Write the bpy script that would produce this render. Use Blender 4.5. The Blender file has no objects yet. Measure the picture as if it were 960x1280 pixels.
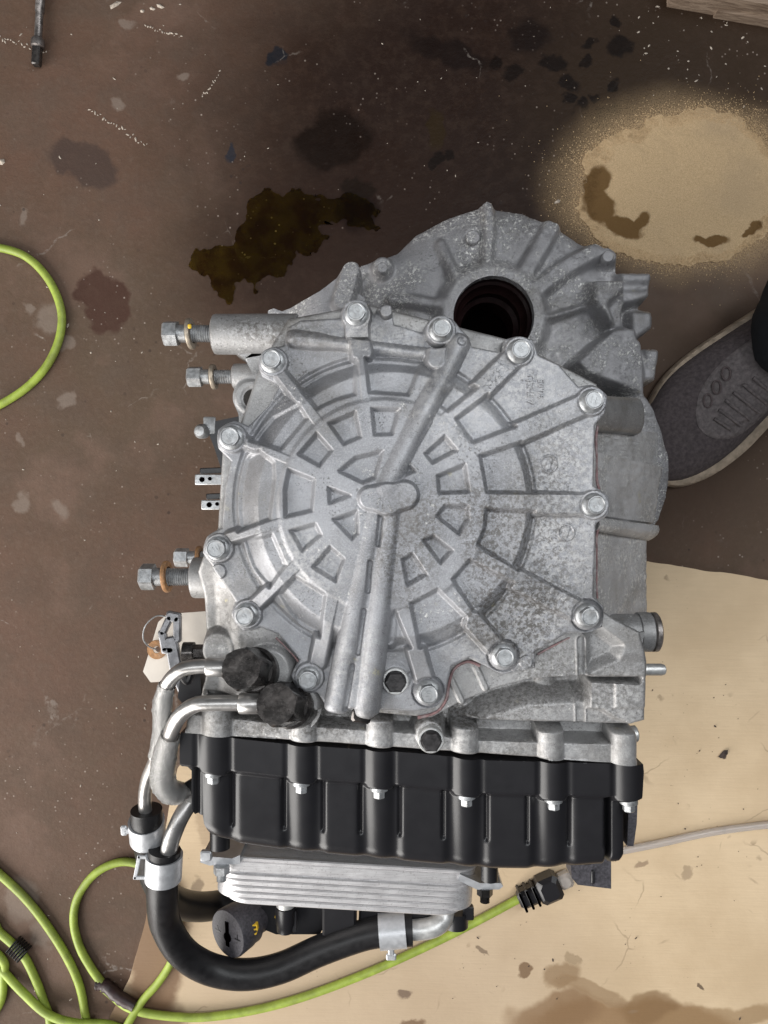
import bpy, math, random
import numpy as np
from mathutils import Vector, Matrix

random.seed(7); np.random.seed(7)
PI = math.pi
scene = bpy.context.scene

# ------------------------------------------------------------------ camera
CAM_H, FPX = 0.864, 961.0            # phone held 0.86 m over the floor, looking straight down
cam = bpy.data.objects.new('camera', bpy.data.cameras.new('camera'))
scene.collection.objects.link(cam)
cam.location = (0, 0, CAM_H)
cam.data.sensor_fit = 'HORIZONTAL'
cam.data.sensor_width = 36.0
cam.data.lens = 36.0 * FPX / 960.0
cam.data.clip_start = 0.01
cam.data.clip_end = 50
scene.camera = cam

# ------------------------------------------------------------------ light of the workshop
world = bpy.data.worlds.new('World'); scene.world = world
world.use_nodes = True
bg = world.node_tree.nodes['Background']
bg.inputs[0].default_value = (0.86, 0.90, 1.0, 1)
bg.inputs[1].default_value = 0.06

def area_light(name, loc, target, sx, sy, power, col):
    l = bpy.data.lights.new(name, 'AREA'); l.shape = 'RECTANGLE'
    l.size, l.size_y, l.energy, l.color = sx, sy, power, col
    o = bpy.data.objects.new(name, l); scene.collection.objects.link(o)
    o.location = loc
    o.rotation_euler = (Vector(target) - Vector(loc)).to_track_quat('-Z', 'Y').to_euler()
    return o
# open workshop door behind the photographer, tubes under the ceiling
area_light('door_daylight', (-1.75, -1.25, 1.05), (0.0, -0.05, 0.75), 2.4, 1.9, 105, (1.0, 0.97, 0.93))
area_light('ceiling_tube', (-0.75, -0.05, 2.4), (-0.2, 0.0, 0), 0.35, 2.0, 13, (0.95, 0.98, 1.0))
area_light('ceiling_tube', (0.95, 0.65, 2.1), (0.1, 0.0, 0.2), 0.4, 2.0, 22, (0.95, 0.98, 1.0))

scene.view_settings.view_transform = 'Standard'
scene.view_settings.look = 'None'
scene.view_settings.exposure = 0.18
scene.view_settings.gamma = 1.0
scene.view_settings.use_curve_mapping = False
scene.render.engine = 'CYCLES'
scene.cycles.use_denoising = True
scene.cycles.max_bounces = 8

# ------------------------------------------------------------------ helpers
def sc(z): return (CAM_H - z) / FPX              # metres that one photo pixel spans at height z
def P(px, py, z): return Vector(((px - 480) * sc(z), (640 - py) * sc(z), z))

def link(name, me, mat, parent=None, smooth=None, kind=None):
    o = bpy.data.objects.new(name, me); scene.collection.objects.link(o)
    if mat is not None and len(me.materials) == 0: me.materials.append(mat)
    if smooth is not None:
        me.polygons.foreach_set('use_smooth', [True] * len(me.polygons))
        me.set_sharp_from_angle(angle=math.radians(smooth))
    if parent is not None:
        o.parent = parent
        off = Vector((0, 0, 0)); p = parent
        while p is not None: off += p.location; p = p.parent
        o.location = -off
    if kind: o['kind'] = kind
    return o
def tag(o, label, cat, group=None):
    o['label'] = label; o['category'] = cat
    if group: o['group'] = group
    return o
def thing(name, loc, label, cat, group=None):
    o = bpy.data.objects.new(name, None); scene.collection.objects.link(o)
    o.empty_display_size = 0.05; o.location = loc
    return tag(o, label, cat, group)

class MB:
    def __init__(s): s.v = []; s.f = []
    def add(s, vs, fs):
        n = len(s.v); s.v += [tuple(v) for v in vs]; s.f += [tuple(i + n for i in f) for f in fs]; return s
    def lathe(s, origin, axis, prof, seg=32, hexes=(), closed=True, spin=0.0):
        """prof: list of (t, r) along axis; indices in hexes are drawn as hexagon rings"""
        ax = Vector(axis).normalized(); q = ax.to_track_quat('Z', 'Y'); o = Vector(origin)
        vs = []; fs = []
        for k, (t, r) in enumerate(prof):
            for i in range(seg):
                a = 2 * PI * i / seg
                rr = r
                if k in hexes:
                    w = (a + spin) % (PI / 3) - PI / 6
                    rr = r * math.cos(PI / 6) / math.cos(w)
                vs.append(o + q @ Vector((rr * math.cos(a), rr * math.sin(a), t)))
        for k in range(len(prof) - 1):
            for i in range(seg):
                j = (i + 1) % seg
                fs.append((k * seg + i, k * seg + j, (k + 1) * seg + j, (k + 1) * seg + i))
        if closed:
            fs.append(tuple(reversed(range(seg)))); n = (len(prof) - 1) * seg
            fs.append(tuple(n + i for i in range(seg)))
        return s.add(vs, fs)
    def tube(s, pts, r, seg=14, sub=8, cap=True, wob=0.0):
        pts = [Vector(p) for p in pts]
        rs = r if isinstance(r, (list, tuple)) else [r] * len(pts)
        path = []; rad = []
        for i in range(len(pts) - 1):
            p0 = pts[max(i - 1, 0)]; p1 = pts[i]; p2 = pts[i + 1]; p3 = pts[min(i + 2, len(pts) - 1)]
            for k in range(sub):
                t = k / sub
                path.append(0.5 * ((2 * p1) + (p2 - p0) * t + (2 * p0 - 5 * p1 + 4 * p2 - p3) * t * t + (3 * p1 - p0 - 3 * p2 + p3) * t ** 3))
                rad.append(rs[i] * (1 - t) + rs[i + 1] * t)
        path.append(pts[-1]); rad.append(rs[-1])
        nrm = None; vs = []; fs = []
        for i, p in enumerate(path):
            d = (path[min(i + 1, len(path) - 1)] - path[max(i - 1, 0)]).normalized()
            if nrm is None:
                nrm = d.orthogonal().normalized()
            nrm = (nrm - d * nrm.dot(d)).normalized(); b = d.cross(nrm)
            for k in range(seg):
                a = 2 * PI * k / seg
                rr = rad[i] * (1 + (wob * random.uniform(-1, 1) if wob else 0))
                vs.append(p + (nrm * math.cos(a) + b * math.sin(a)) * rr)
        for i in range(len(path) - 1):
            for k in range(seg):
                j = (k + 1) % seg
                fs.append((i * seg + k, i * seg + j, (i + 1) * seg + j, (i + 1) * seg + k))
        if cap:
            fs.append(tuple(reversed(range(seg)))); n = (len(path) - 1) * seg
            fs.append(tuple(n + k for k in range(seg)))
        return s.add(vs, fs)
    def box(s, c, size, ax=(1, 0, 0), up=(0, 0, 1), bev=0.0):
        c = Vector(c); x = Vector(ax).normalized(); z = Vector(up); z = (z - x * z.dot(x)).normalized(); y = z.cross(x)
        hx, hy, hz = [q / 2 for q in size]; b = min(bev, hx * .9, hy * .9, hz * .9)
        if b <= 0:
            vs = [c + x * hx * i + y * hy * j + z * hz * k for k in (-1, 1) for j in (-1, 1) for i in (-1, 1)]
            return s.add(vs, [(0, 2, 3, 1), (4, 5, 7, 6), (0, 1, 5, 4), (2, 6, 7, 3), (0, 4, 6, 2), (1, 3, 7, 5)])
        rings = []
        for zz, ins in ((-hz, b), (-hz + b, 0), (hz - b, 0), (hz, b)):
            ring = []
            for sx, sy in ((1, 1), (-1, 1), (-1, -1), (1, -1)):
                aX = hx - ins; aY = hy - ins
                q = [(sx * aX, sy * (aY - b)), (sx * (aX - b), sy * aY)]
                if sx * sy < 0: q.reverse()
                ring += q
            rings.append([c + x * p[0] + y * p[1] + z * zz for p in ring])
        vs = [v for r in rings for v in r]; fs = []
        for k in range(3):
            for i in range(8):
                j = (i + 1) % 8; fs.append((k * 8 + i, k * 8 + j, (k + 1) * 8 + j, (k + 1) * 8 + i))
        fs.append(tuple(reversed(range(8)))); fs.append(tuple(24 + i for i in range(8)))
        return s.add(vs, fs)
    def prism(s, ring, d):
        """closed ring of points extruded along vector d"""
        ring = [Vector(p) for p in ring]; d = Vector(d); n = len(ring)
        vs = ring + [p + d for p in ring]
        fs = [(i, (i + 1) % n, n + (i + 1) % n, n + i) for i in range(n)] + [tuple(reversed(range(n))), tuple(n + i for i in range(n))]
        return s.add(vs, fs)
    def build(s, name, mat, parent=None, smooth=35, kind=None):
        me = bpy.data.meshes.new(name); me.from_pydata(s.v, [], s.f)
        import bmesh
        bm = bmesh.new(); bm.from_mesh(me); bmesh.ops.recalc_face_normals(bm, faces=bm.faces); bm.to_mesh(me); bm.free()
        return link(name, me, mat, parent, smooth, kind)

# ---- signed distances in photo pixels (numpy)
def circ(X, Y, cx, cy, r): return np.hypot(X - cx, Y - cy) - r
def seg_d(X, Y, a, b):
    ax, ay = a; bx, by = b; dx, dy = bx - ax, by - ay
    t = np.clip(((X - ax) * dx + (Y - ay) * dy) / (dx * dx + dy * dy), 0, 1)
    return np.hypot(X - ax - t * dx, Y - ay - t * dy), t
def poly(X, Y, pts):
    d = np.full(X.shape, 1e18); s = np.ones(X.shape)
    n = len(pts)
    for i in range(n):
        ax, ay = pts[i]; bx, by = pts[i - 1]
        ex, ey = bx - ax, by - ay; wx, wy = X - ax, Y - ay
        t = np.clip((wx * ex + wy * ey) / (ex * ex + ey * ey + 1e-12), 0, 1)
        d = np.minimum(d, (wx - ex * t) ** 2 + (wy - ey * t) ** 2)
        c1 = Y >= ay; c2 = Y < by; c3 = ex * wy > ey * wx
        s = np.where((c1 & c2 & c3) | (~c1 & ~c2 & ~c3), -s, s)
    return s * np.sqrt(d)
def smin(a, b, k):
    h = np.clip(0.5 + 0.5 * (b - a) / k, 0, 1)
    return b * (1 - h) + a * h - k * h * (1 - h)
def smax(a, b, k): return -smin(-a, -b, k)
def sstep(e0, e1, x):
    t = np.clip((x - e0) / (e1 - e0), 0, 1); return t * t * (3 - 2 * t)
def vnoise(X, Y, cell, seed):
    r = np.random.RandomState(seed); G = r.rand(257, 257)
    x = X / cell + 1000; y = Y / cell + 1000
    xi = np.floor(x).astype(int); yi = np.floor(y).astype(int); fx = x - xi; fy = y - yi
    fx = fx * fx * (3 - 2 * fx); fy = fy * fy * (3 - 2 * fy)
    g = lambda a, b: G[(yi + b) % 257, (xi + a) % 257]
    return (g(0, 0) * (1 - fx) + g(1, 0) * fx) * (1 - fy) + (g(0, 1) * (1 - fx) + g(1, 1) * fx) * fy - 0.5
def blur(h, n, rows=True):
    for _ in range(n):
        p = np.pad(h, ((0, 0), (2, 2)), 'edge'); h = (p[:, :-4] + 2 * p[:, 1:-3] + 3 * p[:, 2:-2] + 2 * p[:, 3:-1] + p[:, 4:]) / 9
        if rows: p = np.pad(h, ((2, 2), (0, 0)), 'edge'); h = (p[:-4] + 2 * p[1:-3] + 3 * p[2:-2] + 2 * p[3:-1] + p[4:]) / 9
    return h
def crop(o, s, pts): return [(o[0] + x / s, o[1] + y / s) for x, y in pts]

def casting(name, x0, x1, y0, y1, step, zref, sdf, hgt, mat, parent=None, skirts=((0.02, 0.0),), smooth=50, kind=None):
    """solid of one casting: a fine relief over its outline (photo pixels at height zref) with walls down from its rim.
    skirts: (metres below zref, outward offset in metres) for each ring of the wall"""
    s = sc(zref)
    xs = np.arange(x0, x1 + step, step, dtype=float); ys = np.arange(y0, y1 + step, step, dtype=float)
    X, Y = np.meshgrid(xs, ys)
    S = sdf(X, Y)
    gy, gx = np.gradient(S, step); g2 = gx * gx + gy * gy + 1e-9; gl = np.sqrt(g2)
    near = np.abs(S) < 0.62 * step
    X = np.where(near, X - S * gx / g2, X); Y = np.where(near, Y - S * gy / g2, Y); S = np.where(near, 0.0, S)
    Z = hgt(X, Y)
    ins = S <= 1e-6
    nx, ny = len(xs), len(ys)
    idx = np.arange(nx * ny).reshape(ny, nx)
    a, b, c, d = idx[:-1, :-1], idx[:-1, 1:], idx[1:, 1:], idx[1:, :-1]
    m = [ins[:-1, :-1], ins[:-1, 1:], ins[1:, 1:], ins[1:, :-1]]
    cnt = sum(q.astype(int) for q in m)
    allzero = (np.abs(S) < 1e-6)
    q4 = cnt == 4
    quads = np.stack([a[q4], d[q4], c[q4], b[q4]], 1)
    tris = []
    corners = [a, d, c, b]; mm = [m[0], m[3], m[2], m[1]]
    for k in range(4):
        sel = (cnt == 3) & ~mm[k]
        o = [corners[(k + 1) % 4][sel], corners[(k + 2) % 4][sel], corners[(k + 3) % 4][sel]]
        tris.append(np.stack(o, 1))
    tris = np.concatenate(tris, 0)
    fl = [quads, tris]
    # boundary
    ed = np.concatenate([np.stack([f[:, k], f[:, (k + 1) % f.shape[1]]], 1) for f in fl if len(f) for k in range(f.shape[1])], 0)
    N = nx * ny
    key = ed[:, 0].astype(np.int64) * N + ed[:, 1]; rkey = ed[:, 1].astype(np.int64) * N + ed[:, 0]
    bd = ed[~np.isin(key, rkey)]
    V = np.stack([(X.ravel() - 480) * s, (640 - Y.ravel()) * s, zref + Z.ravel() * s], 1)
    GX = (gx / gl).ravel(); GY = (gy / gl).ravel()
    bv = np.unique(bd)
    prev = bv; extra = []; nbase = N; more = []
    remap_prev = {int(v): int(v) for v in bv}
    allV = [V]; pos = np.full(N, -1)
    prev_ids = np.full(N, -1); prev_ids[bv] = bv
    for dz, off in skirts:
        nv = np.stack([V[bv, 0] + GX[bv] * off, V[bv, 1] - GY[bv] * off, np.minimum(np.full(len(bv), zref - dz), V[bv, 2] - 0.0003)], 1)
        ids = np.full(N, -1); ids[bv] = nbase + np.arange(len(bv)); nbase += len(bv)
        allV.append(nv)
        e0, e1 = bd[:, 0], bd[:, 1]
        more.append(np.stack([prev_ids[e1], prev_ids[e0], ids[e0], ids[e1]], 1))
        prev_ids = ids
    V = np.concatenate(allV, 0)
    quads = np.concatenate([quads] + more, 0)
    used = np.zeros(len(V), bool); used[quads.ravel()] = True; used[tris.ravel()] = True
    rm = np.cumsum(used) - 1; V = V[used]; quads = rm[quads]; tris = rm[tris]
    me = bpy.data.meshes.new(name)
    me.vertices.add(len(V)); me.vertices.foreach_set('co', V.astype(np.float32).ravel())
    loops = np.concatenate([quads.ravel(), tris.ravel()]).astype(np.int32)
    ls = np.concatenate([np.arange(len(quads)) * 4, len(quads) * 4 + np.arange(len(tris)) * 3]).astype(np.int32)
    me.loops.add(len(loops)); me.loops.foreach_set('vertex_index', loops)
    me.polygons.add(len(ls)); me.polygons.foreach_set('loop_start', ls)
    me.update(calc_edges=True); me.validate()
    return link(name, me, mat, parent, smooth, kind)

# ------------------------------------------------------------------ materials
class NT:
    def __init__(s, name):
        s.m = bpy.data.materials.new(name); s.m.use_nodes = True; s.t = s.m.node_tree
        s.b = s.t.nodes['Principled BSDF']; s.tc = s.t.nodes.new('ShaderNodeTexCoord'); s.co = s.tc.outputs['Object']
    def n(s, typ, **kw):
        x = s.t.nodes.new(typ)
        for k, v in kw.items(): setattr(x, k, v)
        return x
    def put(s, sock, v):
        if hasattr(v, 'is_output') or isinstance(v, bpy.types.NodeSocket): s.t.links.new(v, sock)
        elif isinstance(v, (tuple, list)) and len(v) == 3 and sock.type == 'RGBA': sock.default_value = (*v, 1)
        else: sock.default_value = v
    def noise(s, scale, detail=4, rough=0.55, dist=0.0, vec=None):
        x = s.n('ShaderNodeTexNoise'); x.inputs['Scale'].default_value = scale; x.inputs['Detail'].default_value = detail
        x.inputs['Roughness'].default_value = rough; x.inputs['Distortion'].default_value = dist
        s.put(x.inputs['Vector'], vec if vec is not None else s.co); return x.outputs['Fac']
    def voro(s, scale, feat='F1', rnd=1.0, vec=None, out='Distance'):
        x = s.n('ShaderNodeTexVoronoi', feature=feat); x.inputs['Scale'].default_value = scale
        x.inputs['Randomness'].default_value = rnd
        s.put(x.inputs['Vector'], vec if vec is not None else s.co); return x.outputs[out]
    def ramp(s, fac, lo, hi, a=0.0, b=1.0):
        x = s.n('ShaderNodeMapRange', interpolation_type='SMOOTHSTEP')
        s.put(x.inputs['Value'], fac); x.inputs['From Min'].default_value = lo; x.inputs['From Max'].default_value = hi
        x.inputs['To Min'].default_value = a; x.inputs['To Max'].default_value = b; return x.outputs['Result']
    def mix(s, fac, a, b):
        x = s.n('ShaderNodeMix', data_type='RGBA'); s.put(x.inputs['Factor'], fac)
        s.put(x.inputs['A'] if False else x.inputs[6], a); s.put(x.inputs[7], b); return x.outputs[2]
    def math(s, op, a, b=0.0, c=None):
        x = s.n('ShaderNodeMath', operation=op); s.put(x.inputs[0], a); s.put(x.inputs[1], b)
        if c is not None: s.put(x.inputs[2], c)
        return x.outputs[0]
    def bump(s, h, strength, dist, normal=None):
        x = s.n('ShaderNodeBump'); s.put(x.inputs['Height'], h); x.inputs['Strength'].default_value = strength
        x.inputs['Distance'].default_value = dist
        if normal is not None: s.put(x.inputs['Normal'], normal)
        return x.outputs['Normal']
    def set(s, **kw):
        for k, v in kw.items(): s.put(s.b.inputs[k.replace('_', ' ')], v)
        return s
    def warp(s, amount, scale):
        x = s.n('ShaderNodeTexNoise'); x.inputs['Scale'].default_value = scale; x.inputs['Detail'].default_value = 4
        s.put(x.inputs['Vector'], s.co)
        v = s.n('ShaderNodeVectorMath', operation='MULTIPLY_ADD')
        s.put(v.inputs[0], x.outputs['Color']); v.inputs[1].default_value = (amount, amount, 0)
        w = s.n('ShaderNodeVectorMath', operation='ADD'); s.put(v.inputs[2], s.co)
        s.put(w.inputs[0], v.outputs[0]); w.inputs[1].default_value = (-amount / 2, -amount / 2, 0)
        return w.outputs[0]
    def blob(s, vec, c, rx, ry, ang=0.0, soft=0.35):
        """1 inside an ellipse on the ground (metres), fading over its rim"""
        mp = s.n('ShaderNodeMapping', vector_type='TEXTURE')
        mp.inputs['Location'].default_value = (c[0], c[1], 0); mp.inputs['Rotation'].default_value = (0, 0, ang)
        mp.inputs['Scale'].default_value = (rx, ry, 1000.0)
        s.put(mp.inputs['Vector'], vec)
        ln = s.n('ShaderNodeVectorMath', operation='LENGTH'); s.put(ln.inputs[0], mp.outputs[0])
        return s.ramp(ln.outputs['Value'], 1 + soft, 1 - soft)

def mat_alu(name, base=0.40, speck=0.5, white=0.5, dirt=0.5, metallic=0.45, rough=0.5, tint=(1, 1, 1.02), bump=0.42, soil=(), chip=0.0, chalk=()):
    t = NT(name)
    big = t.noise(22, 5, 0.6); mid = t.noise(130, 4, 0.6); fine = t.noise(900, 3, 0.65); vf = t.noise(2200, 2, 0.6)
    col = t.mix(t.ramp(big, 0.3, 0.7), tuple(base * 0.78 * c for c in tint), tuple(base * 1.20 * c for c in tint))
    grain = t.noise(1500, 2, 0.7)
    col = t.mix(t.math('MULTIPLY', t.ramp(fine, 0.42, 0.70), t.ramp(t.noise(17, 4, 0.6), 0.35, 0.62, 0.10, 0.55)), col, tuple(base * 1.65 * c for c in tint))
    col = t.mix(t.math('MULTIPLY', t.ramp(grain, 0.50, 0.36), t.ramp(t.noise(26, 4, 0.6), 0.42, 0.66, 0.0, 0.42)), col, tuple(base * 0.5 * c for c in tint))
    # dark oxide specks gathered in patches
    patch = t.ramp(t.noise(38, 3, 0.6), 0.45, 0.66)
    sp = t.math('MULTIPLY', t.ramp(t.noise(620, 4, 0.7), 0.54, 0.64), t.math('ADD', t.math('MULTIPLY', patch, 0.75), 0.12))
    col = t.mix(t.math('MULTIPLY', sp, speck), col, (base * 0.28, base * 0.265, base * 0.25))
    # white corrosion chips
    wp = t.math('MULTIPLY', t.ramp(t.noise(360, 5, 0.78), 0.56 - chip, 0.64 - chip), t.ramp(t.noise(24, 4, 0.65, 0.0, t.warp(0.012, 60)), 0.50 - chip, 0.64 - chip))
    col = t.mix(t.math('MULTIPLY', wp, white), col, (0.80, 0.79, 0.77))
    for (cx_, cy_, rx_, ry_, an_, am_) in chalk:
        q = P(cx_, cy_, 0.31); bl = t.blob(t.warp(0.04, 35), (q.x, q.y), rx_ * 0.00057, ry_ * 0.00057, an_, 0.6)
        m_ = t.math('MULTIPLY', bl, t.ramp(t.noise(260, 6, 0.8), 0.42, 0.62))
        col = t.mix(t.math('MULTIPLY', m_, am_), col, (0.56, 0.55, 0.545))
    # brownish grime film
    for (cx_, cy_, rx_, ry_, an_, am_) in soil:
        q = P(cx_, cy_, 0.32); bl = t.blob(t.warp(0.03, 40), (q.x, q.y), rx_ * 0.00056, ry_ * 0.00056, an_, 0.5)
        m_ = t.math('MULTIPLY', bl, t.ramp(t.noise(330, 5, 0.75), 0.44, 0.60))
        col = t.mix(t.math('MULTIPLY', m_, am_), col, (base * 0.36, base * 0.33, base * 0.30))
    gr = t.math('MULTIPLY', t.ramp(t.noise(13, 6, 0.7), 0.48, 0.68), dirt)
    col = t.mix(gr, col, (base * 0.50, base * 0.46, base * 0.41))
    # rare yellowish deposits
    yl = t.math('MULTIPLY', t.ramp(t.noise(52, 3, 0.5), 0.70, 0.76), t.ramp(fine, 0.40, 0.6))
    col = t.mix(t.math('MULTIPLY', yl, 0.55), col, (0.55, 0.50, 0.27))
    h = t.math('ADD', t.math('MULTIPLY', fine, 1.0), t.math('MULTIPLY', vf, 0.45))
    h = t.math('ADD', h, t.math('MULTIPLY', mid, 0.9))
    h = t.math('ADD', t.math('SUBTRACT', h, t.math('MULTIPLY', sp, 0.5)), t.math('MULTIPLY', wp, 0.8))
    t.set(Base_Color=col, Metallic=metallic, Roughness=t.math('ADD', t.math('MULTIPLY', mid, 0.25), rough - 0.12), Normal=t.bump(h, bump, 0.0006))
    return t.m

def mat_plain(name, col, rough=0.5, metallic=0.0, var=0.15, scale=120, bump=0.15, bscale=700, coat=0.0, dust=0.0, dustcol=(0.3, 0.27, 0.24), spec=0.5, rvar=0.06):
    t = NT(name)
    n = t.noise(scale, 5, 0.6)
    c = t.mix(t.ramp(n, 0.25, 0.75), tuple(x * (1 - var) for x in col), tuple(min(1, x * (1 + var)) for x in col))
    if dust:
        d = t.math('MULTIPLY', t.ramp(t.noise(scale * 0.4, 5, 0.7), 0.45, 0.72), dust)
        d2 = t.math('MULTIPLY', t.ramp(t.noise(1300, 2, 0.6), 0.64, 0.72), dust * 0.8)
        c = t.mix(t.math('MAXIMUM', d, d2), c, dustcol)
    t.set(Base_Color=c, Metallic=metallic, Roughness=t.ramp(n, 0.2, 0.8, max(0.03, rough - rvar), min(1, rough + rvar)),
          Normal=t.bump(t.noise(bscale, 3, 0.6), bump, 0.0005), Coat_Weight=coat, Specular_IOR_Level=spec)
    return t.m

M = {}
SOIL = ((650, 700, 70, 110, 0.0, 0.75), (640, 770, 70, 40, 0.2, 0.8), (505, 690, 40, 70, 0.1, 0.6), (600, 660, 30, 50, 0, 0.6), (690, 570, 45, 60, 0, 0.45), (540, 640, 60, 30, 0.6, 0.5), (350, 410, 60, 22, -0.1, 0.5), (310, 410, 40, 18, 0, 0.7), (640, 890, 90, 30, 0.2, 0.55), (690, 830, 50, 30, 0, 0.6), (480, 905, 200, 12, -0.05, 0.8), (360, 915, 120, 12, -0.05, 0.7), (775, 870, 40, 40, 0, 0.5))
CHALK = ((700, 590, 50, 70, 0, 0.7), (690, 690, 60, 60, 0, 0.75), (640, 790, 80, 40, 0.3, 0.7), (640, 480, 60, 50, 0.3, 0.6), (480, 430, 120, 18, -0.1, 0.6), (440, 420, 60, 20, 0, 0.5), (390, 700, 40, 40, 0, 0.7), (560, 520, 40, 60, 0.4, 0.5), (270, 650, 14, 90, 0, 0.7), (640, 890, 80, 36, 0.2, 0.6), (770, 880, 40, 40, 0, 0.75), (430, 830, 40, 60, 0, 0.5), (280, 760, 40, 50, 0, 0.6), (500, 930, 320, 14, -0.07, 0.7))
M['cover'] = mat_alu('cast_aluminium_cover', 0.305, 0.9, 0.95, 0.42, 0.40, 0.42, (0.975, 0.985, 1.04), soil=SOIL, chalk=CHALK)
M['case'] = mat_alu('cast_aluminium_case', 0.30, 0.95, 0.9, 0.55, 0.40, 0.42, (1.01, 1.0, 1.0), soil=SOIL, chalk=CHALK)
M['housing'] = mat_alu('cast_aluminium_housing', 0.28, 0.7, 1.0, 0.6, 0.36, 0.42, (1.0, 0.985, 1.02), bump=0.9, chip=0.06, chalk=((700, 400, 90, 90, 0, 0.5), (640, 300, 60, 40, 0, 0.5)))
M['flank'] = mat_alu('cast_aluminium_flank', 0.47, 0.8, 1.0, 0.5, 0.25, 0.48, (1.0, 0.99, 1.0), bump=0.9, chip=0.08, chalk=((850, 600, 60, 50, 0, 0.9), (820, 560, 40, 30, 0, 0.9)))  # base lighter than the case, making up in colour for facing away from light
M['bolt'] = mat_plain('zinc_plated_steel', (0.42, 0.43, 0.44), 0.42, 0.65, 0.3, 260, 0.3, 1500, dust=0.45, dustcol=(0.22, 0.2, 0.18))
bt = M['bolt'].node_tree; oi = bt.nodes.new('ShaderNodeObjectInfo'); hs = bt.nodes.new('ShaderNodeHueSaturation'); mr = bt.nodes.new('ShaderNodeMapRange'); mr.inputs['To Min'].default_value = 0.8; mr.inputs['To Max'].default_value = 1.15
bt.links.new(oi.outputs['Random'], mr.inputs['Value']); bt.links.new(mr.outputs[0], hs.inputs['Value'])
lk = bt.nodes['Principled BSDF'].inputs['Base Color'].links[0]; bt.links.new(lk.from_socket, hs.inputs['Color']); bt.links.new(hs.outputs[0], bt.nodes['Principled BSDF'].inputs['Base Color'])
M['bright'] = mat_plain('machined_aluminium', (0.62, 0.62, 0.61), 0.42, 0.6, 0.15, 200, 0.3, 900)
M['dark_steel'] = mat_plain('dark_oxide_steel', (0.040, 0.037, 0.036), 0.24, 0.7, 0.4, 110, 0.35, 160, dust=0.6, dustcol=(0.22, 0.20, 0.19))
M['rust'] = mat_plain('rust_orange_steel', (0.38, 0.20, 0.09), 0.6, 0.3, 0.4, 220, 0.4, 800, dust=0.3, dustcol=(0.45, 0.4, 0.35))
M['yellow_paint'] = mat_plain('yellow_paint_mark', (0.75, 0.48, 0.03), 0.5)
M['pipe'] = mat_plain('steel_pipe', (0.40, 0.39, 0.38), 0.33, 0.8, 0.2, 90, 0.15, 400)
M['plastic'] = mat_plain('black_moulded_plastic', (0.014, 0.0135, 0.0155), 0.35, 0, 0.04, 60, 0.04, 1800, rvar=0.025, dust=0.0, dustcol=(0.06, 0.055, 0.055))
M['plastic_raw'] = mat_plain('rough_black_plastic', (0.05, 0.047, 0.055), 0.55, 0, 0.5, 500, 0.8, 450)
M['rubber'] = mat_plain('black_rubber', (0.012, 0.0115, 0.0125), 0.40, 0, 0.25, 140, 0.2, 900, dust=0.10, dustcol=(0.04, 0.037, 0.037), spec=0.35)
M['clamp'] = mat_plain('zinc_clamp', (0.52, 0.53, 0.55), 0.42, 0.5, 0.12, 160, 0.15, 700)
M['seal'] = mat_plain('oily_brown_rubber', (0.012, 0.005, 0.005), 0.35, 0, 0.3, 120, spec=0.25)
M['black'] = mat_plain('unlit_hole_black', (0.0015, 0.001, 0.001), 0.7, 0, 0.2, 120, spec=0.0)  # shade inside holes and slots put into the colour, near black without sheen
M['plug_black'] = mat_plain('black_plug', (0.030, 0.028, 0.029), 0.38, 0.2, 0.5, 250, 0.5, 500, dust=0.25, dustcol=(0.09, 0.085, 0.085))
M['sealant'] = mat_plain('pink_gasket_sealant', (0.20, 0.115, 0.115), 0.6, 0, 0.4, 300, dust=0.7, dustcol=(0.36, 0.33, 0.33))
M['paper'] = mat_plain('paper_tag', (0.70, 0.64, 0.57), 0.8, 0, 0.06, 60, 0.1, 500)
M['cord'] = mat_plain('green_cord_jacket', (0.29, 0.375, 0.055), 0.52, 0, 0.25, 60, 0.15, 500, dust=0.6, dustcol=(0.17, 0.18, 0.05))
M['tape'] = mat_plain('dark_brown_tape', (0.035, 0.018, 0.018), 0.45, 0, 0.3, 100)
M['shoe_upper'] = mat_plain('purple_grey_suede', (0.115, 0.095, 0.098), 0.95, 0, 0.35, 260, 0.9, 520, dust=0.3, dustcol=(0.13, 0.11, 0.105))
M['shoe_panel'] = mat_plain('grey_suede_overlay', (0.20, 0.175, 0.175), 0.95, 0, 0.35, 260, 0.9, 520, dust=0.3, dustcol=(0.2, 0.18, 0.17))
M['sole'] = mat_plain('tan_rubber_sole', (0.46, 0.37, 0.28), 0.8, 0, 0.3, 90, 0.3, 500)
M['lace'] = mat_plain('grey_laces', (0.15, 0.12, 0.12), 0.95, 0, 0.2, 300, 0.5, 1500)
M['trouser'] = mat_plain('black_trouser_cloth', (0.012, 0.014, 0.018), 0.9, 0, 0.3, 200, 0.5, 900)
M['tool'] = mat_plain('worn_tool_steel', (0.22, 0.20, 0.19), 0.38, 0.7, 0.5, 180, 0.4, 600)

# cooler aluminium: brushed along x
t = NT('brazed_cooler_aluminium')
mp = t.n('ShaderNodeMapping'); mp.inputs['Scale'].default_value = (0.25, 4, 4); t.put(mp.inputs['Vector'], t.co)
n1 = t.noise(260, 4, 0.6, 0, mp.outputs[0]); n2 = t.noise(60, 4, 0.6)
c = t.mix(t.ramp(n1, 0.3, 0.7), (0.55, 0.535, 0.54), (0.70, 0.69, 0.695))
c = t.mix(t.math('MULTIPLY', t.ramp(t.noise(600, 3, 0.6), 0.58, 0.68), 0.35), c, (0.22, 0.2, 0.19))
t.set(Base_Color=c, Metallic=0.5, Roughness=t.ramp(n2, 0.3, 0.7, 0.36, 0.5), Normal=t.bump(n1, 0.3, 0.0005)); M['cooler'] = t.m

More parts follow.
